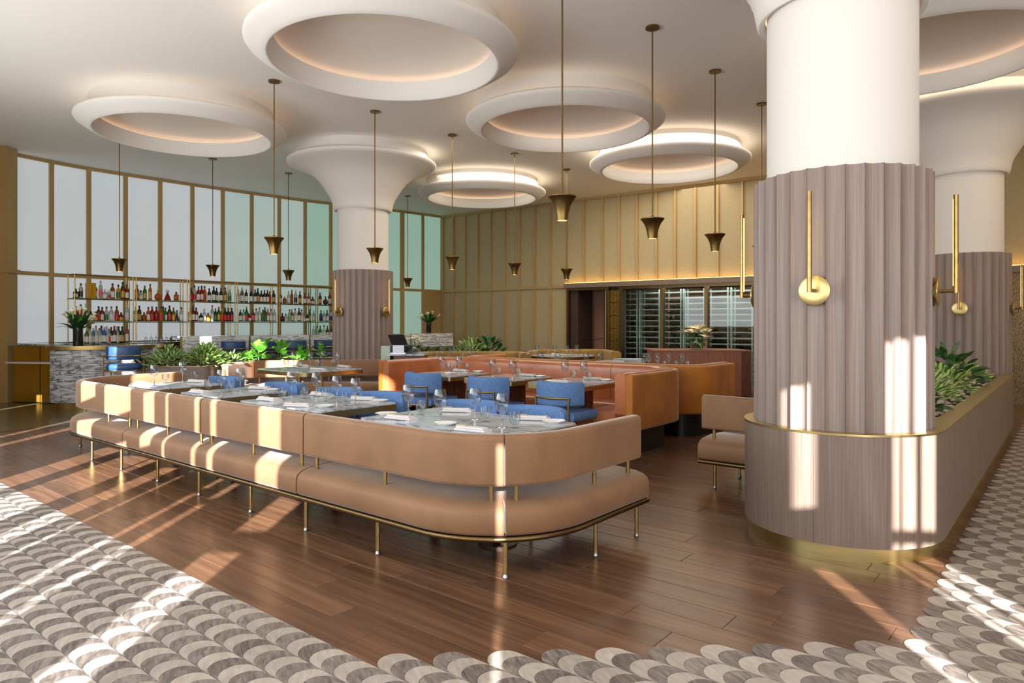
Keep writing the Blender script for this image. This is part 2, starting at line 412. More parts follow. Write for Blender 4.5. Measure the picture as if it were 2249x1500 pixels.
for d, x, y, c in vis[:300]: put('tile', tile_me[c], floor, (x, y, 0), ROT_A)
fields = [MB(), MB()]
for t in tc:
    if t not in near: tile_mb(fields[t[3]], (t[1], t[2]))
for c in (0, 1): tag(fields[c].obj('tile_field', MT[('stone_light', 'stone_dark')[c]], floor, False), kind='stuff')
gb = MB()
for j in range(-20, 100):
    b0 = B0+TW*j; a1 = (tip(j) if j >= 0 else 11.0)-TW/2-.01; P = [ab(-3.2, b0), ab(a1, b0), ab(a1, b0+TW), ab(-3.2, b0+TW)]
    gb.add([(p[0], p[1], .0015) for p in P], [(0, 1, 2, 3)])
tag(gb.obj('grout_bed', MT['grout'], floor, False))
P = [ab(10.3, 0), ab(15, 0), ab(15, 12), ab(10.3, 9)]
MB().add([(p[0], p[1], .003) for p in P], [(0, 1, 2, 3)]).obj('mosaic_area', MT['mosaic_floor'], floor, False)

# ================================================================== CEILING
CZ = 4.35
CP = [(-9.4,10.9),(-1.0,-2.25),(9.8,-2.25),(9.8,20),(-9.4,20)]
ceiling = tag(MB().add([(p[0],p[1],z) for z in (CZ, CZ+.1) for p in CP], [(4,3,2,1,0),(5,6,7,8,9)]+[(i,(i+1)%5,5+(i+1)%5,5+i) for i in range(5)]).obj('ceiling', MT['ceiling_paint'], None, False), kind='structure')
DISH = [((5.37,4.53), 'largest white plaster ring on the ceiling, nearest, between the first pendant rows'),
        ((9.65,4.53), 'white plaster ceiling ring over the bar end of the room'),
        ((5.37,7.67), 'white plaster ceiling ring above the leather booth, beside the flared column'),
        ((5.37,10.75), 'white plaster ceiling ring in front of the wine room wall'),
        ((9.65,10.75), 'smallest white plaster ceiling ring near the far corner of the walls'),
        ((1.17,7.88), 'white plaster ceiling ring above the planter, partly behind the big column')]
def dish(c, label):
    x, y = ab(*c); t = thing('ceiling_ring', label, 'ceiling ring', (x, y, 3.95), group='plaster rings on the ceiling')
    pr = [(1.075,4.16),(1.10,4.05),(1.12,3.965),(1.13,3.955),(1.145,3.955),(1.19,3.975),(1.25,4.01),(1.30,4.042),(1.33,4.064),(1.345,4.086),(1.342,4.106),(1.325,4.118),(1.295,4.118),(1.25,4.105),(1.19,4.12),(1.17,4.35)]
    MB().lathe(pr, 72, (x, y, 0), capb=False, capt=False).obj('ring', MT['plaster'], t, True, 60, False)
    MB().lathe([(1.075,4.16),(1.155,4.162),(1.165,4.17),(1.14,4.205),(1.05,4.245),(.9,4.285),(.7,4.315),(.45,4.333),(.2,4.339),(0.001,4.34)], 64, (x, y, 0), capb=False, capt=False).obj('dome', MT['dome_paint'], t, True, 60, False)
    MB().lathe([(1.215,4.125),(1.235,4.125),(1.235,4.135),(1.215,4.135),(1.215,4.125)], 48, (x, y, 0), capb=False, capt=False).obj('cove_light', MT['lamp_cove'], t)
    MB().lathe([(1.11,4.166),(1.13,4.166),(1.13,4.172),(1.11,4.172),(1.11,4.166)], 48, (x, y, 0), capb=False, capt=False).obj('inner_cove_light', MT['lamp_dome'], t)
for c, l in DISH: dish(c, l)

# ================================================================== WINDOW WALL (left, curved)
WIN = spline([(-8.8,12.05),(-8.25,13.1),(-7.45,14.07),(-6.6,15.05),(-5.7,15.98),(-4.8,16.85),(-3.1,18.15),(-1.98,19.2)], 14)
WL = plen(WIN)[-1]
wall_left = thing('wall_left', None, None, (-8.8, 12.05, 0), kind='structure')
ZT, ZS = 2.24, 1.0
nb = 15; step = WL/nb; cornerpane = {}
for i in range(nb+1):
    p, d = pt_at(WIN, i*step)
    wd = .12 if i == nb-2 else .08
    MB().obox(p, d, wd, .1, 0, CZ).obj('mullion', MT['brass_wall'], wall_left, False)
for i in range(nb):
    pa, _ = pt_at(WIN, i*step+.03); pb, _ = pt_at(WIN, (i+1)*step-.03); c = ((pa[0]+pb[0])/2, (pa[1]+pb[1])/2); L = math.dist(pa, pb); d = ((pb[0]-pa[0])/L, (pb[1]-pa[1])/L)
    pm = MT['pane_white'] if i < 6 else MT['pane_mix'] if i < 9 else MT['pane_green']
    MB().obox(c, d, L+.01, .02, ZT+.04, CZ-.06).obj('pane', pm, wall_left, False)
    last = i == nb-1
    if last: MB().obox(c, d, L+.01, .06, .0, ZT-.03).obj('service_door', MT['brass_wall'], wall_left, False)
    else: MB().obox(c, d, L+.01, .02, ZS, ZT-.03).obj('pane', pm, wall_left, False)
    MB().obox(c, d, L+.06, .085, ZT-.03, ZT+.04).obj('transom', MT['brass_wall'], wall_left, False)
    MB().obox(c, d, L+.06, .085, CZ-.06, CZ).obj('head_rail', MT['brass_wall'], wall_left, False)
    if not last: MB().obox(c, d, L+.06, .14, 0, ZS).obj('dado', MT['marble_green'], wall_left, False)
# gold end post beside the bar and the slanted slit wall the sun comes through
gp = thing('trim_1', None, None, (-8.62, 11.72, 0), kind='structure')
MB().box(-8.78, -8.54, 11.62, 11.85, 0, CZ).obj('gold_post', MT['brass_wall'], gp, False)
MB().box(-8.95, -8.50, 11.60, 11.87, ZT-.03, ZT+.03).obj('gold_band', MT['brass_wall'], gp, False)
MB().box(-9.3, -8.78, 11.78, 11.80, .05, CZ).obj('pane', MT['pane_bright'], gp, False)
# ---- facade behind and beside the camera: unseen panels, gaps shaped for sun stripes
F0, F1 = (-1.0, -2.2), (-9.2, 10.6)
def fy(X): return -2.2 if X > F0[0] else F0[1]+(F0[0]-X)/(F0[0]-F1[0])*(F1[1]-F0[1])
SLIT = [(-8.02,-7.92,0,1.2),(-6.12,-6.03,0,4.3),(-5.72,-5.60,0,4.3),(-4.42,-4.13,0,4.3),(-3.95,-3.49,0,4.3),(-3.27,-3.11,0,2.52),(-2.935,-2.905,0,2.62),
        (-2.54,-2.49,0,2.76),(-2.34,-2.28,0,2.80),(-1.80,-1.595,0,2.98),(-.075,-.05,0,2.82),(1.655,1.745,0,3.25),(2.13,2.16,0,3.45),(2.185,2.265,0,3.47),(2.31,2.42,0,3.5)]
wall_sun_slits = thing('wall_sun_slits', None, None, (0, -2.2, 0), kind='structure')
xs = -9.4
for (x0, x1, z0, z1) in SLIT+[(9.6, 9.7, 0, 0)]:
    if x0 > F0[0] > xs:
        pieces = [(xs, F0[0]), (F0[0], x0)]
    else: pieces = [(xs, x0)]
    for (p0, p1) in pieces:
        MB().add([(p0,fy(p0),0),(p1,fy(p1),0),(p1,fy(p1),CZ),(p0,fy(p0),CZ),(p0,fy(p0)-.03,0),(p1,fy(p1)-.03,0),(p1,fy(p1)-.03,CZ),(p0,fy(p0)-.03,CZ)],
                 [(0,1,2,3),(4,7,6,5),(0,4,5,1),(3,2,6,7),(0,3,7,4),(1,5,6,2)]).obj('panel', MT['wall_beige'], wall_sun_slits, False)
    if z1:
        tz, th = 1.93, .03
        if x0 > 1: tz, th = 2.33, (.17 if x0 < 2 else .03)
        MB().box(x0-.02, x1+.02, fy(x0)-.04, fy(x1)+.02, tz-th, tz+th).obj('transom', MT['brass_wall'], wall_sun_slits, False)
        if z1 < 4: MB().box(x0-.02, x1+.02, fy(x0)-.04, fy(x1)+.02, z1, 3.85 if abs(x0+1.8) < .01 else CZ).obj('transom', MT['brass_wall'], wall_sun_slits, False)  # unseen header, set to cut the sun stripe off at its top
    xs = x1
tag(MB().box(9.6, 9.7, -2.4, 11.4, 0, CZ).obj('wall_right', MT['wall_beige']), kind='structure')
tag(MB().box(-9.6, -9.15, 10.4, 12.3, 0, CZ).obj('wall_corner', MT['brass_wall']), kind='structure')

# ================================================================== BACK WALL (straight, fabric panels with battens; wine room under a lit soffit)
WB0, WB1 = (-1.98, 19.2), (4.83, 14.19)
BL = math.dist(WB0, WB1); BD = ((WB1[0]-WB0[0])/BL, (WB1[1]-WB0[1])/BL); BN = (BD[1], -BD[0])   # BN points into the room
if BN[1] > 0: BN = (-BN[0], -BN[1])
def bw(s, off=0.): return (WB0[0]+BD[0]*s+BN[0]*off, WB0[1]+BD[1]*s+BN[1]*off)
def s_of_u(u, off=0.):
    t = (u-CX)/FPX; p = bw(0, off); return (t*p[1]-p[0])/(BD[0]-t*BD[1])
wall_back = thing('wall_back', None, None, (WB0[0], WB0[1], 0), kind='structure')
BAT = [s_of_u(u) for u in (974,997,1023,1051,1079.5,1110,1142.5,1176,1211,1246,1284,1325,1361.6,1400.5,1443,1484,1528,1577.6,1631.5)]
while BAT[-1] < 15: BAT.append(BAT[-1]+.62)
SD = BAT[9]                     # the wine room starts here
SOF = 2.3
for i in range(len(BAT)-1):
    s0, s1 = BAT[i], BAT[i+1]; c = bw((s0+s1)/2, -.02); lo = 0 if s1 <= SD+.01 else SOF+.03
    MB().obox(c, BD, s1-s0-.02, .04, max(lo, ZT+.04) if lo == 0 else lo, CZ-.06).obj('fabric_panel', MT['wall_fabric'], wall_back, False)
    if lo == 0: MB().obox(c, BD, s1-s0-.02, .04, 0, ZT-.03).obj('fabric_panel', MT['wall_fabric'], wall_back, False)
for i, s in enumerate(BAT):
    MB().obox(bw(s, .015), BD, .045, .07, 0 if s <= SD+.01 else SOF+.03, CZ).obj('batten', MT['brass_wall'], wall_back, False)
MB().obox(bw(SD/2, .015), BD, SD, .06, ZT-.03, ZT+.04).obj('transom', MT['brass_wall'], wall_back, False)
MB().obox(bw(7.5, .015), BD, 15.2, .06, CZ-.06, CZ).obj('head_rail', MT['brass_wall'], wall_back, False)
MB().obox(bw((SD+15)/2, .03), BD, 15-SD, .26, SOF-.1, SOF).obj('soffit', MT['oak_panel'], wall_back, False)
MB().obox(bw((SD+15)/2, .11), BD, 15-SD, .03, SOF, SOF+.022).obj('light_strip', MT['lamp_strip'], wall_back, False)
MB().obox(bw((SD+15)/2, .155), BD, 15-SD, .012, SOF-.1, SOF+.012).obj('soffit_lip', MT['oak_panel'], wall_back, False)
# dark wall behind everything in the opening
light('wine_room_fill', 'AREA', (*bw(SD+4.3, -.25), SOF-.14), (0, 0, math.atan2(BD[1], BD[0])), 26, (1.0, .93, .82), shape='RECTANGLE', size=4.5, size_y=.3)  # added fill to brighten the wine room, no visible fixture
MB().obox(bw((SD+15)/2, -1.5), BD, 15.4-SD, .05, 0, SOF).obj('inner_wall', MT['walnut'], wall_back, False)
MB().obox(bw((SD+15)/2, -.75), BD, 15.4-SD, 1.5, SOF-.1, SOF-.06).obj('inner_ceiling', MT['wenge'], wall_back, False)
# doorway recess
sa, sb = s_of_u(1251), s_of_u(1338)
door_1 = thing('door_1', None, None, (*bw((sa+sb)/2), 0), kind='structure')
for s in (sa, sb): MB().obox(bw(s, .02), BD, .06, .16, 0, SOF-.1).obj('jamb', MT['bronze'], door_1, False)
MB().obox(bw((sa+sb)/2, .02), BD, sb-sa, .14, SOF-.16, SOF-.1).obj('lintel', MT['bronze'], door_1, False)
q = sb-sa
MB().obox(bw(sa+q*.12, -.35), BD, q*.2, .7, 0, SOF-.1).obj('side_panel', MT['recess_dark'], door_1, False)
MB().obox(bw(sa+q*.42, -.9), BD, q*.62, .05, 0, SOF-.1).obj('back_panel', MT['recess_brown'], door_1, False)
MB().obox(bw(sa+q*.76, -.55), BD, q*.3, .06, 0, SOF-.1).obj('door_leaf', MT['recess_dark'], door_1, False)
MB().obox(bw(sa+q*.95, -.35), BD, q*.1, .7, 0, SOF-.1).obj('side_panel', MT['wall_fabric'], door_1, False)
hr = thing('stair_handrail', 'slim metal handrail with posts inside the dark doorway recess', 'handrail', (*bw(sa+q*.5, -.2), 0))
p0, p1 = bw(sa+q*.2, -.2), bw(sa+q*.84, -.2)
MB().tube([(p0[0],p0[1],.0),(p0[0],p0[1],.93),(p1[0],p1[1],1.0),(p1[0],p1[1],0)], .018, 6).obj('rail', MT['bronze'], hr)
# mosaic pier
pier = thing('trim_2', None, None, (*bw(s_of_u(1352)), 0), kind='structure')
s0, s1 = s_of_u(1341), s_of_u(1363)
tl = MB().obox((0,0), (1,0), (s1-s0)/3-.006, .012, .006, .29).mesh('mosaic_tile', MT['mosaic_brass'], False)
MB().obox(bw((s0+s1)/2, -.1), BD, s1-s0, .2, 0, SOF-.1).obj('pier_core', MT['wenge'], pier, False)
for k in range(3):
    for r in range(7):
        c = bw(s0+(s1-s0)*(k+.5)/3, .006+.004*((k+r) % 2)); o = put('mosaic_tile', tl, pier, (c[0], c[1], r*.3+.03), math.atan2(BD[1], BD[0]))
# wine room glazing
w0, w3 = s_of_u(1366), s_of_u(1700)
frames = [w0, s_of_u(1456), s_of_u(1553), s_of_u(1665), s_of_u(1800)]
for n in range(4):
    wn = thing('window_%d' % (n+1), None, None, (*bw((frames[n]+frames[n+1])/2), 0), kind='structure')
    MB().obox(bw(frames[n], .02), BD, .07, .12, 0, SOF-.1).obj('window_frame', MT['bronze'], wn, False)
    MB().obox(bw((frames[n]+frames[n+1])/2, .02), BD, frames[n+1]-frames[n], .1, SOF-.16, SOF-.1).obj('window_frame', MT['bronze'], wn, False)
    MB().obox(bw((frames[n]+frames[n+1])/2, .0), BD, frames[n+1]-frames[n]-.05, .012, .05, SOF-.14).obj('pane', MT['glass_pane'], wn, False)
tag(MB().obox(bw((frames[4]+15)/2, -.04), BD, 15-frames[4], .1, 0, SOF-.1).obj('wall_mosaic', MT['mosaic_dark']), kind='structure')

# ================================================================== COLUMNS
NF = 32; RC = .522; CH = 2.262
def stave_mesh(z0, z1):
    da = 2*PI/NF; n = 8; vs = []; fs = []
    for z in (z0, z1):
        for i in range(n+1):
            t = -da/2*.985+da*.985*i/n; w = i/n; r = RC-.026*(4*w*(1-w))**.75
            vs.append((r*math.cos(t), r*math.sin(t), z))
        for t in (da/2, -da/2): vs.append((.45*math.cos(t), .45*math.sin(t), z))
    m = n+3
    for i in range(m): j = (i+1) % m; fs.append((i, j, m+j, m+i))
    fs += [tuple(range(m-1, -1, -1)), tuple(range(m, 2*m))]
    return MB().add(vs, fs).mesh('stave', MT['oak_grey'], True, 30)
COLS = {'near': (1.17,4.74), 'bar': (9.67,7.65), 'far': (1.16,11.02)}
st_me = stave_mesh(.0, CH)
def column(key, label):
    x, y = ab(*COLS[key]); t = thing('fluted_column', label, 'column', (x, y, 0), group='fluted columns', world=True)
    for k in range(NF):
        o = put('stave', st_me, t); o.matrix_parent_inverse = Matrix.Identity(4); o.location = (0, 0, 0); o.rotation_euler = (0, 0, 2*PI*(k+.5)/NF)
    MB().lathe([(.44,.3),(.44,3.6)], 64, (x, y, 0), capb=False, capt=False).obj('shaft', MT['plaster'], t, True, 40, False)
    pr = [(.452,3.36),(.452,3.325),(.47,3.31),(.49,3.305),(.502,3.32),(.51,3.36),(.525,3.44),(.56,3.53),(.61,3.61),(.68,3.72),(.77,3.84),(.88,3.93),(1.0,3.995),(1.13,4.045),(1.22,4.075),(1.262,4.095),(1.28,4.12),(1.278,4.145),(1.25,4.16),(1.2,4.155),(1.15,4.17),(1.12,4.35)]
    MB().lathe(pr, 72, (x, y, 0), capb=False, capt=False).obj('capital', MT['plaster'], t, True, 60, False)
    MB().lathe([(.442,3.40),(.5,3.40),(.5,3.41),(.442,3.41)], 48, (x, y, 0), capb=False, capt=False).obj('collar_light', MT['lamp_cove'], t)
    return t
column('near', 'large fluted grey-oak column with white shaft rising from the rounded planter end')
column('bar', 'fluted grey-oak column with full white flared capital beside the bar')
column('far', 'fluted grey-oak column at the far end of the long planter')

# ---- wall sconces: half-sphere disc, arm and vertical rod with a light slot
def sconce_proto():
    t = thing('wall_sconce', 'brass wall sconce', 'wall lamp', world=False)      # local: +x points away from the wall, origin at disc centre
    q = []
    for r, h in ((0.0,.016),(.05,.016),(.082,.0145),(.0875,.012),(.088,.008),(.086,.004),(.07,-.02),(.045,-.035),(.0,-.04)):
        q.append((r, h))
    mb = MB(); mb.lathe(q, 28); mb.v = [(p[2], p[0], p[1]) for p in mb.v]; mb.obj('backplate', MT['brass_polished'], t)
    MB().tube([(.02,0,0),(.098,0,0)], .011, 8).obj('arm', MT['brass_dark'], t)
    rod = MB().tube([(.098,0,-.012),(.098,0,.565)], .0135, 12).obj('rod', MT['brass'], t)
    MB().box(.0828,.0855,-.006,.006,.03,.54).obj('light_slot', MT['lamp_warm'], rod)
    return t
sconce = Family(sconce_proto())
def put_sconce(key, ang, label):
    x, y = ab(*COLS[key]); r = RC+.008
    sconce.at((x+r*math.cos(ang), y+r*math.sin(ang), 1.54), ang, label, 'brass sconces on the columns')
def ang_u(key, u):      # angle on the column whose front point shows at u
    x, y = ab(*COLS[key]); best = None
    for k in range(720):
        t = -PI+2*PI*k/720*.5-0.0; px, py = x+RC*math.cos(t), y+RC*math.sin(t); e = abs((px/py)*FPX+CX-u)
        if best is None or e < best[0]: best = (e, t)
    return best[1]
a1 = ang_u('near', 1790)
put_sconce('near', a1, 'brass disc sconce with upright rod facing the camera on the big near column')
put_sconce('near', a1+1.62, 'brass sconce seen edge-on at the planter side of the big near column')
put_sconce('near', a1-1.52, 'brass sconce seen edge-on at the booth side of the big near column')
a2 = ang_u('bar', 746)
put_sconce('bar', a2, 'brass sconce on the bar side of the column with the flared capital')
put_sconce('bar', ang_u('bar', 846), 'dark-looking brass sconce on the shaded side of the column with the flared capital')
a3 = ang_u('far', 2108)
put_sconce('far', a3, 'small brass disc sconce on the far column above the planter')
put_sconce('far', a3+1.55, 'small brass sconce edge-on at the far column beside the dark mosaic')

# ================================================================== PENDANTS
def pendant_proto():
    t = thing('pendant_lamp', 'pendant', 'pendant lamp', world=False)       # origin at the shade's lower rim
    MB().lathe([(.07,2.125),(.07,2.14),(.068,2.148)], 24).obj('canopy', MT['brass_dark'], t)
    MB().tube([(0,0,.2),(0,0,2.13)], .0075, 8).obj('rod', MT['brass_dark'], t)
    sh = MB().lathe([(.044,0),(.047,.0),(.05,.03),(.056,.07),(.068,.115),(.086,.155),(.108,.185),(.119,.196),(.119,.204),(.112,.207),(.03,.21),(.014,.218),(.012,.235),(.0,.236)], 32, capb=False).obj('shade', MT['brass_dark'], t, True, 40)
    MB().lathe([(.0,.004),(.0435,.004)], 20, capb=False, capt=False).obj('bulb', MT['lamp_warm'], sh)
    return t
pend = Family(pendant_proto())
ORD = ['first', 'second', 'third', 'fourth', 'fifth', 'sixth', 'seventh', 'eighth', 'ninth', 'tenth', 'eleventh', 'twelfth', 'thirteenth', 'fourteenth', 'fifteenth', 'sixteenth', 'seventeenth', 'eighteenth']
PB = [4.69, 6.27, 7.83, 9.40, 11.0]
for a, names, rng in ((3.31, 'row by the big near column', (0,1,2,3)), (7.66, 'middle row', (0,1,2,3,4)), (12.17, 'row over the bar', (0,1,2,3,4))):
    for i in rng:
        pend.at(ab3(a, PB[i]-(.06 if a > 12 else 0), 2.205), 0, 'brass trumpet pendant lamp, %s from the camera in the %s' % (ORD[i], names), 'trumpet pendant lamps')

# ================================================================== PLANTERS
def planter(name, label, path, top, side, panel_len, cap_w, soil_poly):
    t = thing(name, label, 'planter', (*path[0], 0)); L = plen(path)[-1]; n = max(1, round(L/panel_len))
    for i in range(n):
        MB().sweep(cut(path, L*i/n+.001, L*(i+1)/n-.001), [(0,.085),(.025,.085),(.025,top-.012),(0,top-.012)], side).obj('side_panel', MT['oak_panel'], t, True, 30)
    MB().sweep(path, [(.022,0),(.04,0),(.04,.085),(.022,.085)], side).obj('plinth', MT['brass_polished'], t, True, 30)
    MB().sweep(path, [(-.004,top-.012),(cap_w,top-.012),(cap_w,top),(-.004,top)], side).obj('rim', MT['brass_polished'], t, True, 30)
    vs = [(p[0], p[1], top-.05) for p in soil_poly]; MB().add(vs, [tuple(range(len(vs)))]).obj('soil', MT['soil'], t, False)
    return t
PZ = .725
c1a, c1b = COLS['near']; RP = .578; BE = 10.45
pth = abp([(c1a+RP, BE)]+[(c1a+RP*math.cos(t), c1b-RP*math.sin(t)) for t in [PI*i/40 for i in range(41)]]+[(c1a-RP, BE)])
pl1 = planter('long_planter', 'long rounded oak planter with brass rim and plinth wrapped around the big near column', pth, PZ, 1, 1.35, .115, abp([(c1a+.47, BE),(c1a+.47, c1b+.3),(c1a-.47, c1b+.3),(c1a-.47, BE)]))
PL2 = rounded([(-2.0,12.75),(-4.2,12.6),(-5.65,10.8),(-5.25,9.95),(-4.42,10.05),(-4.40,11.2),(-3.2,11.48),(-2.0,11.6)], [.3,.3,.35,.15,.3,.5], 8)
pl2 = planter('bar_planter', 'oak planter full of leafy plants between the banquettes and the bar', PL2, PZ, 1, 1.1, .07, PL2)

# ================================================================== BANQUETTES (tan velvet on brass rails)
def banquette(name, label, path, side, seams, leg_s, post_s, depth=.62, inner_leg=(), group='tan velvet banquettes', top=.752, seat_top=.40):
    t = thing(name, label, 'banquette', (*path[0], 0), group=group); L = plen(path)[-1]; S = [0]+list(seams)+[L]
    seat = [(.010,.30),(.010,.243),(.02,.228),(.05,.222),(depth-.05,.222),(depth-.01,.245),(depth,.30),(depth-.012,.35),(depth-.06,.385),(depth*.5,seat_top),(.2,seat_top-.004),(.1,seat_top-.012),(.05,seat_top-.026),(.022,seat_top-.046),(.012,seat_top-.07)]
    back = rrect(.062, .158, .474, top, .03, 4, (.025,.04,.03,.02))
    for i in range(len(S)-1):
        g0 = .007 if i else 0; g1 = .007 if i < len(S)-2 else 0; seg = cut(path, S[i]+g0, S[i+1]-g1)
        MB().sweep(dense_keep(seg), seat, side).obj('seat_cushion', MT['velvet_tan'], t, True, 50)
        e0 = .012; seg = cut(path, S[i]+(g0 or e0), S[i+1]-(g1 or e0))
        MB().sweep(dense_keep(seg), back, side).obj('backrest', MT['velvet_tan'], t, True, 50)
    MB().sweep(path, [(.022+.017*math.cos(q*PI/4), .207+.017*math.sin(q*PI/4)) for q in range(8)], side).obj('base_rail', MT['bronze'], t, True, 60)
    MB().sweep(path, [(.06,.205),(depth-.03,.205),(depth-.03,.224),(.06,.224)], side).obj('seat_base', MT['wenge'], t, True, 30)
    def off(s, o):
        p, d = pt_at(path, s); return (p[0]-d[1]*side*o, p[1]+d[0]*side*o)
    def leg(p):
        lg = MB().tube([(p[0],p[1],.022),(p[0],p[1],.215)], .0125, 10).obj('leg', MT['brass'], t)
        MB().lathe([(.015,0),(.017,.006),(.014,.014),(.009,.024)], 12, (p[0],p[1],0)).obj('foot', MT['steel'], lg)
    for s in leg_s: leg(off(s, .03))
    for s in inner_leg: leg(off(s, depth-.08))
    for s in post_s:
        p = off(s, .11); MB().tube([(p[0],p[1],seat_top-.04),(p[0],p[1],.5)], .0125, 10).obj('post', MT['brass'], t)
    return t
def dense_keep(p): return p
SOFA = abp(rounded([(2.12,3.99),(2.12,2.57),(8.64,2.57),(8.64,3.98)], [.66,.72], 16))
SL = plen(SOFA); STOT = SL[-1]
def s_at_a(a): return (3.99-2.57-.66)+.66*PI/2+(a-2.78)
s45 = (3.99-2.57-.66)+.66*PI/4
s45b = s_at_a(7.92)+.72*PI/4
sm = [s45, s_at_a(3.95), s_at_a(5.35), s_at_a(6.72), s45b]
posts = []
for s in sm: posts += [s-.085, s+.085]
posts += [.1, .5, s_at_a(3.18), s_at_a(4.65), s_at_a(6.03), s_at_a(7.3), STOT-.1, STOT-.55]
banquette('corner_banquette', 'long tan velvet banquette curving around both ends, sun-striped, in front of marble tables', SOFA, -1, sm,
          [.13, .61, s45]+[s_at_a(a) for a in (3.15,3.87,4.55,5.31,6.04,6.79,7.49)]+[s45b, STOT-.6, STOT-.1], posts, .62, [.2, s45, s_at_a(4.6), s_at_a(6.0), s_at_a(7.4), STOT-.2])
SOF3 = abp([(2.42,5.36),(1.80,5.36)])
banquette('end_banquette', 'short tan velvet banquette half hidden behind the big near column', SOF3, 1, [], [.14,.5], [.1,.5], .62, [.15,.5])
SOF2 = rounded([(-4.34,10.1),(-4.32,11.12),(-3.2,11.38),(-2.02,11.46)], [.45,1.2], 10)
L2 = plen(SOF2)[-1]
banquette('bar_banquette', 'tan velvet banquette with curved end standing before the bar planter', SOF2, -1, [.95, 2.1], [.1,.9,1.6,2.3,L2-.1], [.12,.6,1.1,1.55,2.0,2.25,L2-.55,L2-.08], .62, [.2,1.2,2.3,L2-.1])

# ================================================================== LEATHER / VELVET BOOTHS
def booth(name, label, path, side, inside, outside, seams, ztop=.86, zbot=.28, depth=.66, group='upholstered booths'):
    t = thing(name, label, 'booth', (*path[0], 0), group=group); L = plen(path)[-1]; S = [0]+list(seams)+[L]
    MB().sweep(path, rrect(0, .075, zbot, ztop-.012, .03, 3), side).obj('outer_back', MT[outside], t, True, 50)
    for i in range(len(S)-1):
        seg = cut(path, S[i]+.004, S[i+1]-.004)
        MB().sweep(seg, rrect(.08, .2, .40, ztop, .05, 4, (.03,.05,.035,.02)), side).obj('back_cushion', MT[inside], t, True, 50)
        MB().sweep(seg, rrect(.085, depth, .27, .452, .05, 4, (.03,.05,.02,.02)), side).obj('seat_cushion', MT[inside], t, True, 50)
    MB().sweep(path, [(.16,0),(depth-.14,0),(depth-.14,.28),(.16,.28)], side).obj('plinth', MT['black'], t, True, 30)
    return t
BO1 = abp(rounded([(3.33,5.9),(3.33,7.3),(7.28,7.3),(7.28,6.02)], [.5,.55], 12))
def sb1(a): return (7.3-5.9-.5)+.5*PI/2+(a-3.83)
booth('leather_booth', 'long orange leather booth with mustard velvet outer back facing the blue chairs', BO1, 1, 'leather_orange', 'velvet_mustard', [.9, sb1(4.3), sb1(5.75), sb1(6.9)])
BO2 = abp(rounded([(3.33,8.5),(3.33,7.42),(7.28,7.42),(7.28,8.5)], [.4,.5], 12))
booth('mustard_booth', 'mustard velvet booth standing back to back with the leather booth', BO2, -1, 'velvet_mustard', 'velvet_mustard', [1.0, 2.5, 4.0])
BO3 = rounded([(-1.9,12.75),(-1.82,13.45),(.32,13.3),(.35,12.4)], [.4,.35], 8)
booth('olive_booth', 'olive-gold velvet booth in front of the far leafy planter', BO3, -1, 'velvet_olive', 'velvet_olive', [.8, 2.0], .81)
BO4 = rounded([(.35,13.6),(.25,14.7),(2.1,14.8),(2.15,13.5)], [.6,.5], 10)
booth('round_booth', 'olive velvet booth curving around the round table near the doorway', BO4, -1, 'velvet_olive', 'velvet_olive', [.9, 2.0], .80)

# ================================================================== TABLES
def table(name, label, a0, a1, b0, b1, legs='panel', z=.73, group='marble-topped tables', r=.03):
    pa, pb = (a0+a1)/2, (b0+b1)/2; t = thing(name, label, 'table', ab3(pa, pb, 0), group=group)
    out = rounded([(pa,b0),(a0,b0),(a0,b1),(a1,b1),(a1,b0),(pa,b0)], r, 5); out = abp(out[:-1])
    n = len(out)
    def slab(z0, z1, nm, m, grow=0.):
        c = ab(pa, pb); o = [(c[0]+(p[0]-c[0])*(1+grow), c[1]+(p[1]-c[1])*(1+grow)) for p in out]
        vs = [(p[0],p[1],z0) for p in o]+[(p[0],p[1],z1) for p in o]
        MB().add(vs, [tuple(range(n-1,-1,-1)), tuple(range(n,2*n))]+[(i,(i+1)%n,n+(i+1)%n,n+i) for i in range(n)]).obj(nm, MT[m], t, True, 40)
    slab(z-.012, z, 'marble_top', 'marble_table', -.008); slab(z-.058, z-.011, 'brass_edge', 'brass_polished')
    d = (BX, BY)
    if legs == 'panel':
        c = ab(pa, pb)
        ps = MB().obox(c, d, (b1-b0)*.55, .16, .02, z-.058).obj('pedestal', MT['walnut'], t, False)
        for e in (-1, 1): MB().obox((c[0]+d[0]*e*((b1-b0)*.275+.006), c[1]+d[1]*e*((b1-b0)*.275+.006)), d, .012, .16, .02, z-.058).obj('brass_facing', MT['brass'], ps, False)
        MB().obox(c, d, (b1-b0)*.68, .3, 0, .02).obj('foot_plate', MT['brass_dark'], t, False)
    else:
        for e in ((-1, 1) if a1-a0 > .8 else (0,)):
            x, y = ab(pa+e*(a1-a0)*.22, pb); rb = .2 if legs == 'brass' else .12; MB().lathe([(rb,0),(rb,.012),(.032,.02),(.032,z-.058)], 20, (x,y,0)).obj('pedestal', MT['brass' if legs == 'brass' else 'wenge'], t, True, 30)
    return t
table('marble_table', 'long marble table with brass edge inside the near corner of the banquette', 2.39, 3.64, 2.84, 3.56, 'black')
table('marble_table', 'marble table second from the banquette corner, set with four wine glasses', 4.10, 5.19, 2.86, 3.58, 'black')
table('marble_table', 'small square marble table with two wine glasses, third from the banquette corner', 5.55, 6.23, 2.87, 3.55, 'black')
table('marble_table', 'small marble table at the bar end of the long tan banquette', 6.72, 7.38, 2.88, 3.55, 'black')
table('marble_table', 'marble two-seat table at the leather booth, nearest the booth arm', 3.76, 4.48, 5.69, 6.47)
table('marble_table', 'marble two-seat table in the middle of the leather booth', 4.69, 5.40, 5.69, 6.46)
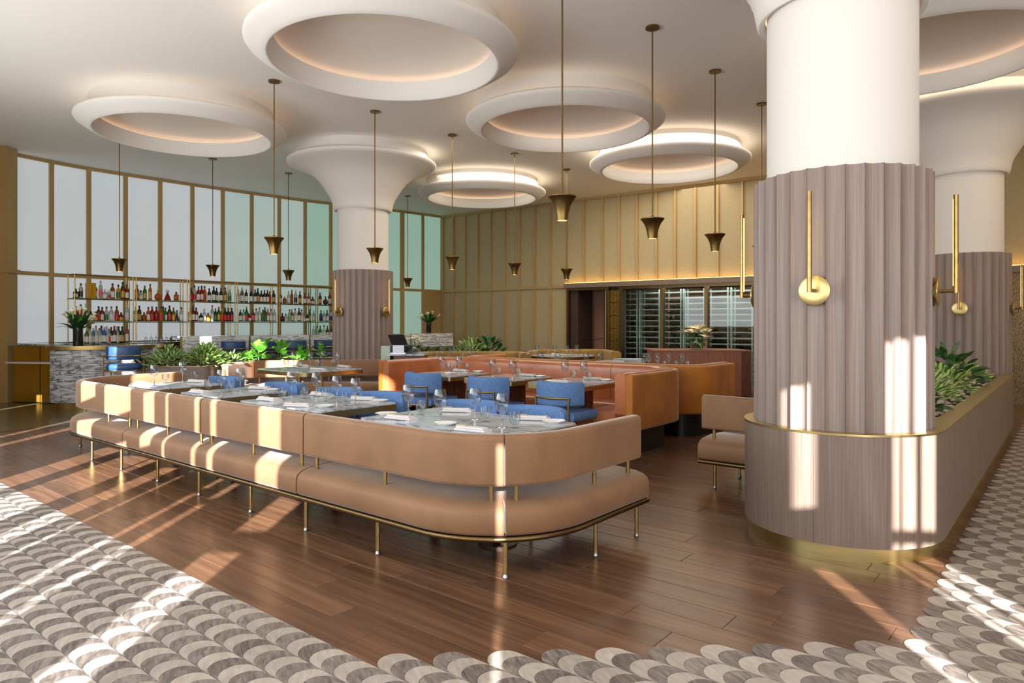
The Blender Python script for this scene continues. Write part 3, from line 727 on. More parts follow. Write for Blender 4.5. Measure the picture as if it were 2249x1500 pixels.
table('marble_table', 'marble two-seat table at the far end of the leather booth', 5.63, 6.36, 5.71, 6.45)
table('marble_table', 'marble table on two brass poles before the bar banquette', 7.5, 8.65, 5.0, 5.97, 'brass', r=.08)
table('marble_table', 'marble table inside the mustard booth near the wooden console', 4.0, 5.1, 8.0, 8.75, 'black')
table('marble_table', 'marble table behind the leather booth back, middle of the mustard booth', 5.6, 6.6, 8.0, 8.75, 'black')
tx = thing('marble_table', 'marble table showing only its glasses in the olive-gold booth', 'table', (-1.05,12.45,0), group='marble-topped tables')
MB().box(-1.65,-.45,12.1,12.75,.718,.73).obj('marble_top', MT['marble_table'], tx); MB().box(-1.66,-.44,12.09,12.76,.67,.718).obj('brass_edge', MT['brass_polished'], tx)
MB().lathe([(.2,0),(.2,.012),(.04,.02),(.04,.68)], 16, (-1.05,12.45,0)).obj('pedestal', MT['black'], tx)
rt = thing('round_table', 'round marble table with brass edge before the olive velvet booth', 'table', (.98,13.35,0), group='marble-topped tables')
MB().lathe([(.0,.718),(.62,.718),(.62,.73),(.0,.73)], 48, (.98,13.35,0)).obj('marble_top', MT['marble_table'], rt); MB().lathe([(.0,.67),(.628,.67),(.628,.7175),(.0,.7175)], 48, (.98,13.35,0)).obj('brass_edge', MT['brass_dark'], rt)
MB().lathe([(.28,0),(.28,.015),(.05,.03),(.05,.67)], 20, (.98,13.35,0)).obj('pedestal', MT['brass_dark'], rt)

# ================================================================== DINING CHAIRS
def chair_proto(fab, seatm, name='dining_chair'):
    t = thing(name, 'chair', 'chair', world=False)           # local: faces +x, origin on the floor under the seat centre
    R, th = .285, .075
    arc = [(R*math.cos(q), R*math.sin(q)) for q in [math.radians(180-78+156*i/20) for i in range(21)]]
    MB().sweep(arc, rrect(-.0, th, .535, .775, .035, 4), 1).obj('backrest', MT[fab], t, True, 50)
    MB().sweep([(-.2,0),(.24,0)], [(-.24,.40),(.24,.40),(.25,.42),(.25,.46),(.235,.482),(-.235,.482),(-.25,.46),(-.25,.42)], 1).obj('seat', MT[seatm], t, True, 50)
    fr = MB().tube([(R*1.035*math.cos(q), R*1.035*math.sin(q), .62) for q in [math.radians(180-42+84*i/10) for i in range(11)]], .0105, 8).obj('back_rail', MT['brass'], t)
    for s in (-1, 1):
        q = math.radians(180-42*s); x, y = R*1.035*math.cos(q), R*1.035*math.sin(q)
        MB().tube([(x,y,.625),(x,y,.0)], .0105, 8).obj('leg', MT['brass'], t)
        MB().tube([(.21,.215*s,.40),(.21,.215*s,0)], .0105, 8).obj('leg', MT['brass'], t)
    MB().tube([(-.2,-.215,.395),(.21,-.215,.395),(.21,.215,.395),(-.2,.215,.395)], .0105, 8, True).obj('seat_frame', MT['brass'], t)
    return t
blue = Family(chair_proto('blue_linen', 'blue_linen')); grey = Family(chair_proto('grey_linen', 'grey_linen'))
GC = 'blue dining chairs'
for a, lb in ((2.86, 'blue linen tub chair at the long corner table, nearest the booth arm'), (3.44, 'blue linen tub chair at the long corner table, beside the middle aisle chair'),
              (4.43, 'blue linen chair behind the second banquette table, nearer the corner table'), (5.02, 'blue linen chair behind the second banquette table, nearer the bar'),
              (5.9, 'blue linen chair behind the small square banquette table'), (7.03, 'blue linen chair behind the banquette table nearest the bar')):
    blue.at(ab3(a, 3.62), ROT_B+PI, lb, GC)
for a, lb in ((3.98, 'blue linen chair with brass back rail facing the booth table by the arm'), (4.93, 'blue linen chair with brass back rail facing the middle booth table'), (5.95, 'blue linen chair with brass back rail facing the far booth table')):
    blue.at(ab3(a, 5.68), ROT_B, lb, GC)
for (u, Y), lb in (((1345, 10.4), 'pale grey chair back showing over the leather booth, beside the olive booth'), ((1385, 11.1), 'pale grey chair back beside the set table in the mustard booth'),
                   ((1530, 9.25), 'pale grey chair back before the wooden console, booth side'), ((1566, 9.95), 'pale grey chair back before the wooden console, wine rack side')):
    grey.at(((u-CX)*Y/FPX, Y, 0), -PI/2+.3 if u < 1500 else PI*.9, lb, 'pale grey chairs')

# ================================================================== BAR
BZ = 1.0
BARF = spline([(-7.25,10.75),(-7.05,10.42),(-6.55,10.42),(-6.05,10.8),(-5.9,11.3),(-6.0,11.8)], 8)
bar = thing('bar_counter', 'curved marble bar counter with brass edge and solid marble end', 'bar', (-6.6, 10.6, 0))
def ribbon(mb, A, B, z0, z1):
    n = len(A); vs = [(p[0],p[1],z) for z in (z0,z1) for p in A+B]; m = 2*n; fs = []
    for i in range(n-1):
        fs += [(i,n+i,n+i+1,i+1), (m+i,m+i+1,m+n+i+1,m+n+i), (i,i+1,m+i+1,m+i), (n+i,m+n+i,m+n+i+1,n+i+1)]
    fs += [(0,m,m+n,n), (n-1,2*n-1,m+2*n-1,m+n-1)]
    return mb.add(vs, fs)
def inset(path, o, side): 
    out = []
    for i, p in enumerate(path):
        a = path[max(0,i-1)]; b = path[min(len(path)-1,i+1)]; d = (b[0]-a[0], b[1]-a[1]); L = math.hypot(*d) or 1
        out.append((p[0]-d[1]/L*o*side, p[1]+d[0]/L*o*side))
    return out
BARB = inset(BARF, .55, 1)
ribbon(MB(), BARF, BARB, BZ-.02, BZ).obj('bar_top', MT['marble_green'], bar, True, 40)
MB().sweep(BARF, [(-.006,BZ-.055),(.02,BZ-.055),(.02,BZ+.002),(-.006,BZ+.002)], 1).obj('brass_edge', MT['brass'], bar, True, 30)
seg = inset(BARF, .05, 1); SLb = plen(seg)[-1]
nseg = 9
for i in range(nseg):
    MB().sweep(cut(seg, SLb*i/nseg+.002, SLb*(i+1)/nseg-.002), [(0,.14),(.04,.14),(.04,BZ-.055),(0,BZ-.055)], 1).obj('front_slab', MT['marble_bar'], bar, True, 30)
MB().sweep(inset(BARF, .12, 1), [(0,0),(.03,0),(.03,.14),(0,.14)], 1).obj('plinth', MT['brass'], bar, True, 30)
# return counter under the window, gold cabinet
rc = thing('return_counter', 'gold cabinet with marble top and pale ledge beside the gold post', 'cabinet', (-8.1, 11.8, 0))
RCP = [(-8.52,11.75),(-7.3,12.0)]
MB().add([(-8.5,11.55,.97),(-7.4,11.3,.97),(-7.6,12.2,.97),(-8.4,12.3,.97),(-8.5,11.55,1.0),(-7.4,11.3,1.0),(-7.6,12.2,1.0),(-8.4,12.3,1.0)], [(0,3,2,1),(4,5,6,7),(0,1,5,4),(1,2,6,5),(2,3,7,6),(3,0,4,7)]).obj('counter_top', MT['marble_green'], rc, False)
for (p, q) in (((-8.48,11.68),(-7.95,11.58)), ((-7.94,11.58),(-7.42,11.48))):
    c = ((p[0]+q[0])/2, (p[1]+q[1])/2); L = math.dist(p, q); d = ((q[0]-p[0])/L, (q[1]-p[1])/L); MB().obox(c, d, L-.006, .04, .02, .965).obj('cabinet_door', MT['gold_cabinet'], rc, False)
MB().obox((-7.95,11.46), (.98,-.18), 1.0, .2, .68, .705).obj('ledge', MT['porcelain'], rc, False)
# high table behind the fluted column: marble apron in a brass frame
HP0, HP1 = (-5.98, 12.4), (-1.42, 16.6)
HL = math.dist(HP0, HP1); HD = ((HP1[0]-HP0[0])/HL, (HP1[1]-HP0[1])/HL); HN = (-HD[1], HD[0])
def hp(s, o=0): return (HP0[0]+HD[0]*s+HN[0]*o, HP0[1]+HD[1]*s+HN[1]*o)
ht = thing('high_table', 'long high table with white marble apron panels framed in brass', 'table', (*hp(HL/2, .3), 0))
MB().obox(hp(HL/2, .3), HD, HL, .62, 1.085, 1.11).obj('table_top', MT['marble_apron'], ht, False)
nH = 5
for i in range(nH):
    MB().obox(hp(HL*(i+.5)/nH), HD, HL/nH-.03, .03, .80, 1.085).obj('apron_panel', MT['marble_apron'], ht, False)
for i in range(nH+1):
    MB().obox(hp(HL*i/nH), HD, .03, .045, 0, 1.11).obj('brass_post', MT['brass_polished'], ht, False)
    MB().obox(hp(HL*i/nH, .6), HD, .03, .045, 0, 1.085).obj('brass_post', MT['brass_polished'], ht, False)
MB().obox(hp(HL/2), HD, HL, .04, .775, .80).obj('bottom_rail', MT['brass_polished'], ht, False)
# bar stools
def stool_proto():
    t = thing('bar_stool', 'stool', 'bar stool', world=False)        # faces +x
    arc = [(.24*math.cos(q), .24*math.sin(q)) for q in [math.radians(180-70+140*i/16) for i in range(17)]]
    MB().sweep(arc, rrect(0, .055, .83, 1.02, .022, 3), 1).obj('backrest', MT['blue_leather'], t, True, 50)
    MB().lathe([(.0,.68),(.22,.68),(.235,.70),(.235,.74),(.215,.765),(.0,.77)], 28).obj('seat', MT['blue_leather'], t, True, 50)
    MB().tube([(.262*math.cos(q), .262*math.sin(q), .885) for q in [math.radians(180-80+160*i/16) for i in range(17)]], .009, 8).obj('back_rail', MT['brass'], t)
    for s in (-1, 1):
        MB().tube([(-.05,.258*s,.885),(-.05,.258*s,0)], .009, 8).obj('leg', MT['brass'], t); MB().tube([(.19,.2*s,.69),(.19,.2*s,0)], .009, 8).obj('leg', MT['brass'], t)
    MB().tube([(.25*math.cos(q), .25*math.sin(q), .675) for q in [2*PI*i/20 for i in range(20)]], .009, 8, True).obj('seat_ring', MT['brass'], t)
    MB().tube([(-.05,-.258,.26),(.19,-.2,.26),(.19,.2,.26),(-.05,.258,.26)], .009, 8, True).obj('foot_rest', MT['brass'], t)
    return t
stool = Family(stool_proto())
stool.at((-5.62, 9.95, 0), PI*.62, 'blue leather bar stool with brass rails standing alone before the marble bar', 'blue bar stools')
for i, s in enumerate((.75, 1.35, 1.95, 2.55, 3.15)):
    p = hp(s, -.42); stool.at((p[0], p[1], 0), math.atan2(HN[1], HN[0]), 'blue bar stool at the high table, %s from the bar side' % ORD[i], 'blue bar stools')

# ================================================================== BOTTLE SHELVES
E0 = (-7.47, 11.7); ED = (.583, .8125); EN = (-ED[1], ED[0])           # EN points to the window
UW, UG = .99, 1.02
def ep(s, o=0): return (E0[0]+ED[0]*s+EN[0]*o, E0[1]+ED[1]*s+EN[1]*o)
SHZ = {'top': 1.788, 'lower': 1.388}
for k in range(6):
    s0, s1 = UG*k, UG*k+UW
    if k == 5: s1 += .25
    t = thing('shelf_unit', 'brass open shelving unit with bottles behind the bar, %s bay from the gold post' % ORD[k], 'shelf', (*ep((s0+s1)/2, .12), BZ), group='brass bar shelves')
    for s in (s0+.012, s1-.012):
        for o in (0, .26):
            p = ep(s, o); MB().tube([(p[0],p[1],BZ),(p[0],p[1],2.2)], .011, 8).obj('post', MT['brass'], t)
    for z in (1.373, 1.773, 2.19):
        P = [ep(s0,0), ep(s1,0), ep(s1,.26), ep(s0,.26)]
        MB().tube([(p[0],p[1],z) for p in P], .009, 6, True).obj('shelf_rail', MT['brass'], t)
        if z < 2.1: MB().obox(ep((s0+s1)/2, .13), ED, s1-s0, .25, z+.006, z+.013).obj('shelf', MT['glass_shelf'], t, False)
bc = thing('back_counter', 'dark marble back counter under the bottle shelves behind the bar', 'counter', (*ep(3.0, .1), 0))
MB().obox(ep(3.0, .06), ED, 6.4, .46, BZ-.03, BZ).obj('counter_top', MT['marble_green'], bc, False); MB().obox(ep(3.0, .07), ED, 6.3, .4, 0, BZ-.03).obj('cabinet_body', MT['walnut'], bc, False)
def bmat(name, col, tr=.35):
    m = mat('bottle_'+name, col, .12, spec=.6); N, L, b = nodes(m); t = N.new('ShaderNodeBsdfTranslucent'); t.inputs[0].default_value = (*S2L(col), 1)
    mx = N.new('ShaderNodeMixShader'); mx.inputs[0].default_value = tr; o = N['Material Output']; L.new(b.outputs[0], mx.inputs[1]); L.new(t.outputs[0], mx.inputs[2]); L.new(mx.outputs[0], o.inputs[0]); return m
BC = {'amber': (176,92,34), 'orange': (214,110,30), 'red': (170,44,26), 'dark': (34,28,28), 'brown': (84,46,28), 'green': (40,130,50), 'olive': (120,128,44), 'yellow': (226,180,40), 'clear': (206,216,214), 'blue': (74,128,196), 'pink': (210,120,130), 'palegreen': (170,206,180), 'wine': (30,34,28)}
for k, c in BC.items(): bmat(k, c, .15 if k in ('dark','wine','brown') else .4)
for k, c in {'black': (24,24,26), 'white': (232,228,220), 'red': (206,40,36), 'gold': (206,160,50), 'green': (40,110,60), 'pink': (230,90,110), 'silver': (190,190,196)}.items(): mat('cap_'+k, c, .35)
SHAPES = {'std': ([(.036,0),(.037,.004),(.037,.165),(.033,.185),(.018,.205),(.0135,.225),(.0135,.265)], .27, .037),
          'wine': ([(.036,0),(.037,.004),(.037,.18),(.032,.205),(.018,.228),(.0135,.25),(.0135,.29)], .298, .037),
          'short': ([(.042,0),(.044,.004),(.044,.095),(.039,.112),(.018,.125),(.014,.14),(.014,.155)], .165, .044),
          'tall': ([(.032,0),(.033,.004),(.033,.2),(.027,.225),(.016,.245),(.0125,.27),(.0125,.31)], .318, .033),
          'round': ([(.03,0),(.05,.02),(.06,.055),(.055,.09),(.035,.115),(.016,.13),(.014,.175)], .19, .06),
          'flare': ([(.06,0),(.062,.01),(.05,.05),(.032,.1),(.018,.13),(.016,.16),(.028,.185)], .2, .062),
          'cone': ([(.045,0),(.046,.006),(.038,.06),(.022,.13),(.013,.18),(.012,.22)], .228, .046)}
bm_cache = {}
def bottle(loc, shape, col, cap, lab, label, group, sc=1.0):
    pr, top, r = SHAPES[shape]; t = thing('bottle', label, 'bottle', loc, 0, group, world=False); key = (shape, col, cap, lab)
    if key not in bm_cache:
        g = MB().lathe(pr, 14).mesh('glass_body', MT['bottle_'+col], True, 50)
        z = pr[-1][1]; rr = pr[-1][0]+.0025; c = MB().lathe([(rr,z-.03),(rr,top),(rr*.8,top+.004)], 10).mesh('cap', MT['cap_'+cap], True, 50)
        l = None
        if lab:
            h = pr[2][1]*.62 if shape not in ('round','flare','cone') else .03; z0 = pr[2][1]*.16 if shape not in ('round','flare','cone') else .03
            if shape in ('round','flare','cone'): l = None
            else: l = MB().lathe([(r+.0012,z0),(r+.0012,z0+h)], 14, capb=False, capt=False, a0=-PI*.95, a1=-PI*.05).mesh('paper_label', MT['cap_'+lab], True, 50)
        bm_cache[key] = (g, c, l)
    for nm, me in zip(('glass_body','cap','paper_label'), bm_cache[key]):
        if me: put(nm, me, t)
    t.scale = (sc, sc, sc); return t
NICE = {'palegreen': 'pale green', 'wine': 'dark green wine', 'dark': 'black', 'clear': 'clear glass'}
def row(shelf, bay, items, z, off, grp):
    n = len(items)
    for i, (u, shape, col, cap, lab) in enumerate(items):
        tt = (u-CX)/FPX; p0 = ep(0, off); s = (tt*p0[1]-p0[0])/(ED[0]-tt*ED[1]); p = ep(s, off+random.uniform(-.02, .02))
        lb = '%s bottle, %s cap, %s from the gold post, %s' % (NICE.get(col, col), cap, ORD[i], shelf if bay is None else '%s shelf, %s bay' % (shelf, ORD[bay]))
        bottle((p[0], p[1], z), shape, col, cap, lab, lb, grp, random.uniform(.92, 1.04))
W = 'white'
TOP = [[(166,'short','dark','black',W),(178,'std','clear','black','black'),(209,'std','amber','black',W),(220,'tall','clear','silver','pink'),(229,'short','clear','white',W),(237,'short','clear','white','red'),(247,'std','amber','black',W),(259,'std','yellow','black','green'),(270,'wine','brown','black','gold'),(279,'std','red','black',W)],
       [(300,'std','amber','black','gold'),(309,'short','clear','black',W),(318.5,'std','green','green','gold'),(331,'tall','orange','black','gold'),(346.5,'round','orange','gold',None),(367,'flare','red','silver',None),(386,'short','orange','black',None)],
       [(419,'std','brown','black','red'),(427,'wine','clear','black','red'),(435,'wine','red','black',W),(443,'wine','red','black',W),(450,'wine','orange','black','red'),(459,'std','wine','black',W),(469,'wine','dark','black',W),(477,'wine','wine','black',W),(484.5,'wine','dark','black',W),(494,'wine','olive','black','gold'),(504.5,'std','palegreen','silver','green')],
       [(522,'std','clear','gold',W),(530.5,'wine','olive','silver',W),(541,'wine','dark','gold',W),(551,'wine','dark','pink',W),(560,'wine','wine','black',W),(567,'wine','dark','black','gold'),(574,'std','wine','black',W),(580,'wine','dark','black',W),(587,'wine','dark','black',W),(593,'std','amber','black','red'),(600,'std','dark','red','gold')],
       [(616,'std','amber','gold',W),(624,'short','amber','gold',None),(633,'std','clear','blue' if False else 'silver',W),(642,'tall','amber','black',None),(650.5,'wine','clear','silver','black'),(660,'wine','brown','black','gold'),(669,'std','red','black',W),(677,'std','amber','black',W),(687,'short','red','black',W)],
       [(704,'std','brown','black','gold'),(714,'round','brown','black',None),(725,'wine','red','red',W)]]
MID = [[(168,'std','amber','black','gold'),(178,'wine','orange','black','red'),(188,'tall','clear','silver',W),(199,'short','dark','black',W),(209,'short','red','black','gold'),(217,'std','brown','black','red'),(224.5,'std','red','black',W),(233,'std','clear','black','green'),(245,'std','clear','red',W),(256,'std','amber','black','red'),(266,'short','brown','black','gold'),(280,'tall','clear','gold',W)],
       [(299,'std','yellow','black',W),(307,'wine','wine','black','gold'),(317,'short','amber','black',None),(326,'std','orange','black',W),(335,'std','red','red','red'),(343.5,'std','red','black',None),(352.5,'std','orange','black','red'),(358.5,'std','green','black','green'),(364,'std','green','black',W),(372,'wine','brown','black','red'),(380,'std','olive','green','gold'),(388,'cone','dark','black',None),(397,'std','clear','black',W)],
       [(416,'std','yellow','black',W),(424,'wine','brown','black',W),(432,'std','red','black',W),(441.5,'short','dark','black',W),(449,'std','clear','gold',W),(458,'short','orange','black','gold'),(467,'tall','palegreen','red',W),(473,'std','dark','red','green'),(479.5,'wine','green','green','gold'),(486.5,'std','orange','gold','red'),(494,'wine','dark','black','red'),(501,'wine','dark','black','red'),(508,'wine','dark','black','red')],
       [(528,'std','brown','gold',W),(535,'std','palegreen','black',W),(541.5,'wine','green','gold','red'),(548,'short','brown','black',W),(555,'std','red','black','pink'),(562,'std','clear','black',W),(570,'wine','clear','pink',W),(577,'std','olive','black','green'),(582.5,'wine','green','green','green'),(589,'std','pink','pink',W),(596,'std','clear','black',W),(602,'std','clear','silver',W)],
       [(621,'round','brown','black',None),(628,'short','clear','black',W),(635,'std','palegreen','black',None),(642,'std','amber','gold',W),(649,'wine','clear','black',W),(656,'wine','brown','black',W),(662,'std','clear','black',W),(668,'short','clear','silver',W),(674.5,'short','dark','black',W),(680.5,'wine','green','green','gold'),(688,'std','clear','silver',W)],
       [(704.5,'std','blue','black','black'),(711,'std','clear','silver',W),(719.5,'std','blue','black',W),(727,'std','clear','black','black'),(733,'std','amber','gold',W)]]
for b in range(6):
    row('upper', b, TOP[b], SHZ['top'], .11, 'bottles on the brass shelves'); row('lower', b, MID[b], SHZ['lower'], .11, 'bottles on the brass shelves')
LOW = [(179,'std','yellow','gold','red'),(190,'std','olive','silver',W),(197,'wine','clear','black',W),(204.5,'std','blue','silver','silver'),(210,'wine','clear','gold',W),(218,'std','clear','red',W),(223,'wine','blue','black',W),(229,'std','blue','silver',W),(234.5,'wine','clear','silver',W),(239.5,'std','clear','red','red'),(244,'wine','dark','black',W),(250,'wine','brown','red',W),(256,'wine','clear','silver',W),(261,'wine','dark','black',W),(268,'wine','wine','black','gold'),(279,'tall','amber','green',W)]
row('counter beside vase', None, LOW, BZ, -.06, 'bottles standing on the back counter')
row('counter by fluted column', None, [(688,'wine','clear','silver',None),(696,'wine','palegreen','black',None),(704,'wine','green','black',W),(712,'wine','clear','black',W),(720,'wine','dark','black',W),(728,'wine','dark','black',W)], BZ, -.06, 'bottles standing on the back counter')
p = ep(.31, .11); bx = thing('gift_box', 'tall yellow gift box standing between bottles on the upper shelf', 'box', (p[0], p[1], SHZ['top']))
MB().obox(p, ED, .13, .11, SHZ['top'], SHZ['top']+.27).obj('carton', MT['bottle_yellow'], bx, False)
lt = MB(); rl = random.Random(2)
for i in range(8):
    z = SHZ['top']+.05+i*.024; c = (p[0]-EN[0]*.0565, p[1]-EN[1]*.0565)
    for j in range(2): lt.obox((c[0]+ED[0]*rl.uniform(-.004,.004), c[1]+ED[1]*rl.uniform(-.004,.004)), ED, rl.uniform(.012,.022), .002, z+j*.009, z+j*.009+.005)
lt.obj('lettering', MT['black'], bx, False)
# upside-down clean glasses along the back counter (a rank nobody could count)
gl = MB(); rg = random.Random(5)
for i in range(95):
    s = 1.2+i*.048; p = ep(s, -.02+.1*(i % 2)); gl.lathe([(.03,0),(.032,.05),(.026,.085),(.004,.1),(.004,.15),(.028,.152)], 8, (p[0],p[1],BZ), capb=False, capt=False)
o = tag(gl.obj('clean_glassware', MT['glass_clear']), 'rank of clean stemmed glasses upside down along the back counter', 'glassware', kind='stuff')

# ================================================================== TABLEWARE
def wineglass_proto():
    t = thing('wine_glass', 'g', 'wine glass', world=False)
    MB().lathe([(.018,.092),(.03,.102),(.039,.122),(.042,.145),(.04,.17),(.033,.205),(.0325,.206),(.039,.17),(.041,.145),(.038,.123),(.029,.104),(.0,.094)], 20, capb=False, capt=False).obj('bowl', MT['glass_clear'], t, True, 60, False)
    MB().lathe([(.005,.004),(.0045,.05),(.005,.085),(.014,.094)], 10, capb=False, capt=False).obj('stem', MT['glass_stem'], t, True, 60, False)
    MB().lathe([(.036,0),(.036,.0015),(.012,.004),(.004,.009)], 20, capb=False).obj('foot', MT['glass_stem'], t, True, 60, False)
    return t
def tumbler_proto():
    t = thing('water_glass', 'g', 'water glass', world=False)
    MB().lathe([(.0,.022),(.022,.024),(.031,.036),(.034,.06),(.036,.095),(.0345,.095),(.032,.06),(.028,.036),(.0,.028)], 16, capb=False, capt=False).obj('cup', MT['glass_clear'], t, True, 60, False)
    MB().lathe([(.027,0),(.026,.003),(.01,.008),(.009,.018),(.016,.024)], 16, capb=True, capt=False).obj('foot', MT['glass_clear'], t, True, 60, False)
    return t
def plate_proto():
    t = thing('side_plate', 'p', 'plate', world=False)
    MB().lathe([(.0,.003),(.045,.003),(.052,.006),(.075,.013),(.0755,.0145),(.05,.009),(.044,.006),(.0,.006)], 28, capb=False, capt=False).obj('dish', MT['porcelain'], t, True, 60, False)
    MB().lathe([(.04,0),(.044,.0),(.046,.004)], 24, capb=False, capt=False).obj('foot_ring', MT['porcelain'], t, True, 60, False)
    return t
def napkin_proto():
    t = thing('folded_napkin', 'n', 'napkin', world=False)
    MB().sweep([(-.1,0),(-.03,0),(.04,.004),(.105,0)], rrect(-.045, .045, 0, .012, .005, 2), 1).obj('cloth', MT['linen_white'], t, True, 50)
    MB().sweep([(-.085,.004),(.02,.006),(.098,.0)], rrect(-.028, .034, .012, .024, .006, 2), 1).obj('upper_fold', MT['linen_white'], t, True, 50)
    MB().sweep([(.045,-.01),(.112,-.01)], rrect(-.026, .03, .005, .03, .008, 2), 1).obj('rolled_hem', MT['linen_beige'], t, True, 50)
    MB().tube([(-.08,.062,.003),(.02,.062,.004),(.13,.062,.003)], .0035, 6).obj('knife', MT['steel'], t)
    return t
WG, TG, PLT, NAP = Family(wineglass_proto()), Family(tumbler_proto()), Family(plate_proto()), Family(napkin_proto())
TZ = .7302
SETS = {
 'the long corner table': ([(896.7,911),(966.7,926),(1043,921.4),(1102.8,939)], [(923.4,911),(1066,926),(1131,940)], [(848,911),(977,933),(1216,928)], [(882,920),(1007,903.5),(1040,946),(1173,921)]),
 'the second banquette table': ([(640,868.5),(694.7,872),(739.8,882.7),(780.8,890)], [(620,877),(668,874.7),(715.4,881),(760.8,891)], [(712,894),(832,882)], [(592,879),(657,892),(706.7,868),(800,877.5)]),
 'the small square banquette table': ([(486,862.5),(527.5,857.4)], [(457.4,857.4),(503.5,860)], [(597,857.5)], [(440,862),(573,853.8)]),
 'the banquette table nearest the bar': ([(339,847),(400.8,838)], [(363.5,841.4),(428,835)], [], [(314,844),(436,839)]),
 'the far leather-booth table': ([(970,816.7),(1008,817.4)], [(984,813),(1025,814)], [(984.7,821),(1050,817)], [(1013,815)]),
 'the middle leather-booth table': ([(1082,827),(1125.5,829)], [(1095,824),(1139,827)], [(1186,827)], [(1160,825.5)]),
 'the leather-booth table by the arm': ([(1240.7,833.6),(1282,834)], [(1259.4,832.5),(1294,837)], [(1212,838),(1330,835.5)], [(1234,840),(1303,833.5)]),
 'the table on brass poles': ([(644.7,803),(682,806),(709.4,800.5),(742.8,806)], [(628.7,806),(658.7,810),(697.4,804),(731.4,804)], [], [(664,804),(700,812),(756,806)]),
 'the round table': ([(1180,779),(1217.4,777),(1243.4,777),(1266.8,779)], [(1204,781),(1235.4,780),(1256.8,782)], [(1190,778),(1240,779)], [(1225,782)]),
 'the table by the wooden console': ([(1417,797),(1429,795),(1444.5,794),(1473.4,796),(1498,793)], [(1459,795),(1489,795),(1510,794)], [(1440,800)], [(1400,796)]),
 'the hidden table behind the leather booth': ([(1187,795),(1226,796),(1288,798),(1318,799)], [(1205,797),(1240,798)], [], []),
 'the hidden table in the olive-gold booth': ([(970.7,783),(996,782),(1031.4,782)], [(959,784),(985,785),(1016,783),(1039,784)], [], [])}
def oname(i, n, what):
    if n == 1: return 'only %s' % what
    return '%s %s counted from the bar side' % (ORD[i], what)
for tb, (g, tu, pl, na) in SETS.items():
    far_t = tb.startswith('the hidden') or 'round' in tb or 'console' in tb
    for fam, pts, what, grp in ((WG, g, 'wine glass', 'wine glasses on the tables'), (TG, tu, 'water glass', 'water glasses on the tables'), (PLT, pl, 'white side plate', 'side plates on the tables'), (NAP, na, 'folded white napkin', 'napkins on the tables')):
        for i, (u, v) in enumerate(sorted(pts)):
            x, y, _ = at(u, v, TZ)
            if tb == 'the hidden table behind the leather booth': x, y = (u-CX)*9.85/FPX, 9.85+(.06 if i % 2 else 0)
            if tb == 'the hidden table in the olive-gold booth': x, y = (u-CX)*12.4/FPX, 12.4+(.1 if i % 2 else 0)
            if tb == 'the table by the wooden console': x, y = (u-CX)*9.45/FPX, 9.45+(.12 if i % 2 else 0)
            if tb == 'the round table': x = (u-CX)*13.3/FPX*1.0; y = 13.3+(v-779)*.09
            fam.at((x, y, TZ), (ROT_A+(.5 if i % 2 else .15)) if fam is NAP else 0, '%s on %s' % (oname(i, len(pts), what), tb), grp)

# ================================================================== PLANTS
def leaf_me(L, W, bend, mname, fold=.15, n=5):
    vs = []; fs = []
    for i in range(n+1):
        s = i/n; w = W*(math.sin(PI*min(1, s*.93+.05))**.8)*(1-.25*s)/1.0; x = L*s*math.cos(bend*s*.7); z = L*s*math.sin(.25)-bend*L*s*s*.55+.0
        for j in (-1, 0, 1): vs.append((x, w*j, z-fold*w*(0 if j else 1)))
    for i in range(n):
        for j in (0, 1): fs.append((i*3+j, i*3+j+1, i*3+4+j, i*3+3+j))
    return MB().add(vs, fs).mesh('leaf', MT[mname], True, 60, False)
LEAF = {k: [leaf_me(L, W, bd, m) for (L, W, bd) in v] for k, m, v in (
    ('variegated', 'leaf_variegated', ((.2,.064,.5),(.23,.068,.8),(.18,.06,.3))), ('deep', 'leaf_deep', ((.2,.064,.5),(.23,.068,.8),(.18,.06,.3))),
    ('dark', 'leaf_dark', ((.2,.055,.5),(.24,.06,.8),(.16,.05,.3))), ('bright', 'leaf_bright', ((.22,.075,.5),(.18,.065,.7),(.14,.05,.3))), ('fig', 'leaf_bright', ((.26,.10,.4),(.22,.09,.6),(.18,.08,.2))))}
def plant(name, label, loc, kind, n, R, H, group, seed):
    r = random.Random(seed); t = thing(name, label, 'plant', loc, r.random()*6, group, world=False); Ls = LEAF[kind]
    MB().tube([(0,0,-.06),(0,0,H*.7)], .012, 6, r2=.006).obj('stem', MT['stem_green'], t)
    dome = kind in ('variegated', 'deep', 'dark')
    for i in range(n):
        q = i*2.399963+r.uniform(-.2,.2); f = (i+.5)/n
        if dome:
            k = math.sqrt(f); rr = R*.62*k; z = H*.62*(1-.85*k*k)*r.uniform(.75,1.1); tilt = 1.25-1.05*k+r.uniform(-.2,.25); s = R*.62/.21*r.uniform(.8,1.15)*(.62 if kind != 'dark' else .8); rr *= 1.25; z *= 1.25
        else:
            rr = R*.3*(1-f); z = H*(.1+.75*f)*r.uniform(.85,1.1); tilt = .2+.8*f+r.uniform(-.2,.2); s = R/.24*r.uniform(.8,1.1)
        o = put('leaf', Ls[i % 3], t); o.location = (rr*math.cos(q), rr*math.sin(q), z)
        o.rotation_mode = 'XYZ'; o.rotation_euler = (r.uniform(-.5,.5), -tilt, q+r.uniform(-.5,.5)); o.scale = (s, s, s)
    return t
PG = 'planter plants'
plant('aglaonema', 'large pale variegated leafy plant in the bar planter, nearest the lone bar stool', (*at(372,806,.7)[:2], .68), 'variegated', 170, .34, .34, PG, 1)
plant('aglaonema', 'dense dark green and cream leafy plant in the middle of the bar planter', (*at(452,806,.7)[:2], .68), 'deep', 170, .35, .37, PG, 2)
plant('low_shrub', 'small dark leafy shrub at the rounded end of the bar planter', (*atY(318,0,10.15)[:2], .68), 'dark', 22, .2, .16, PG, 3)
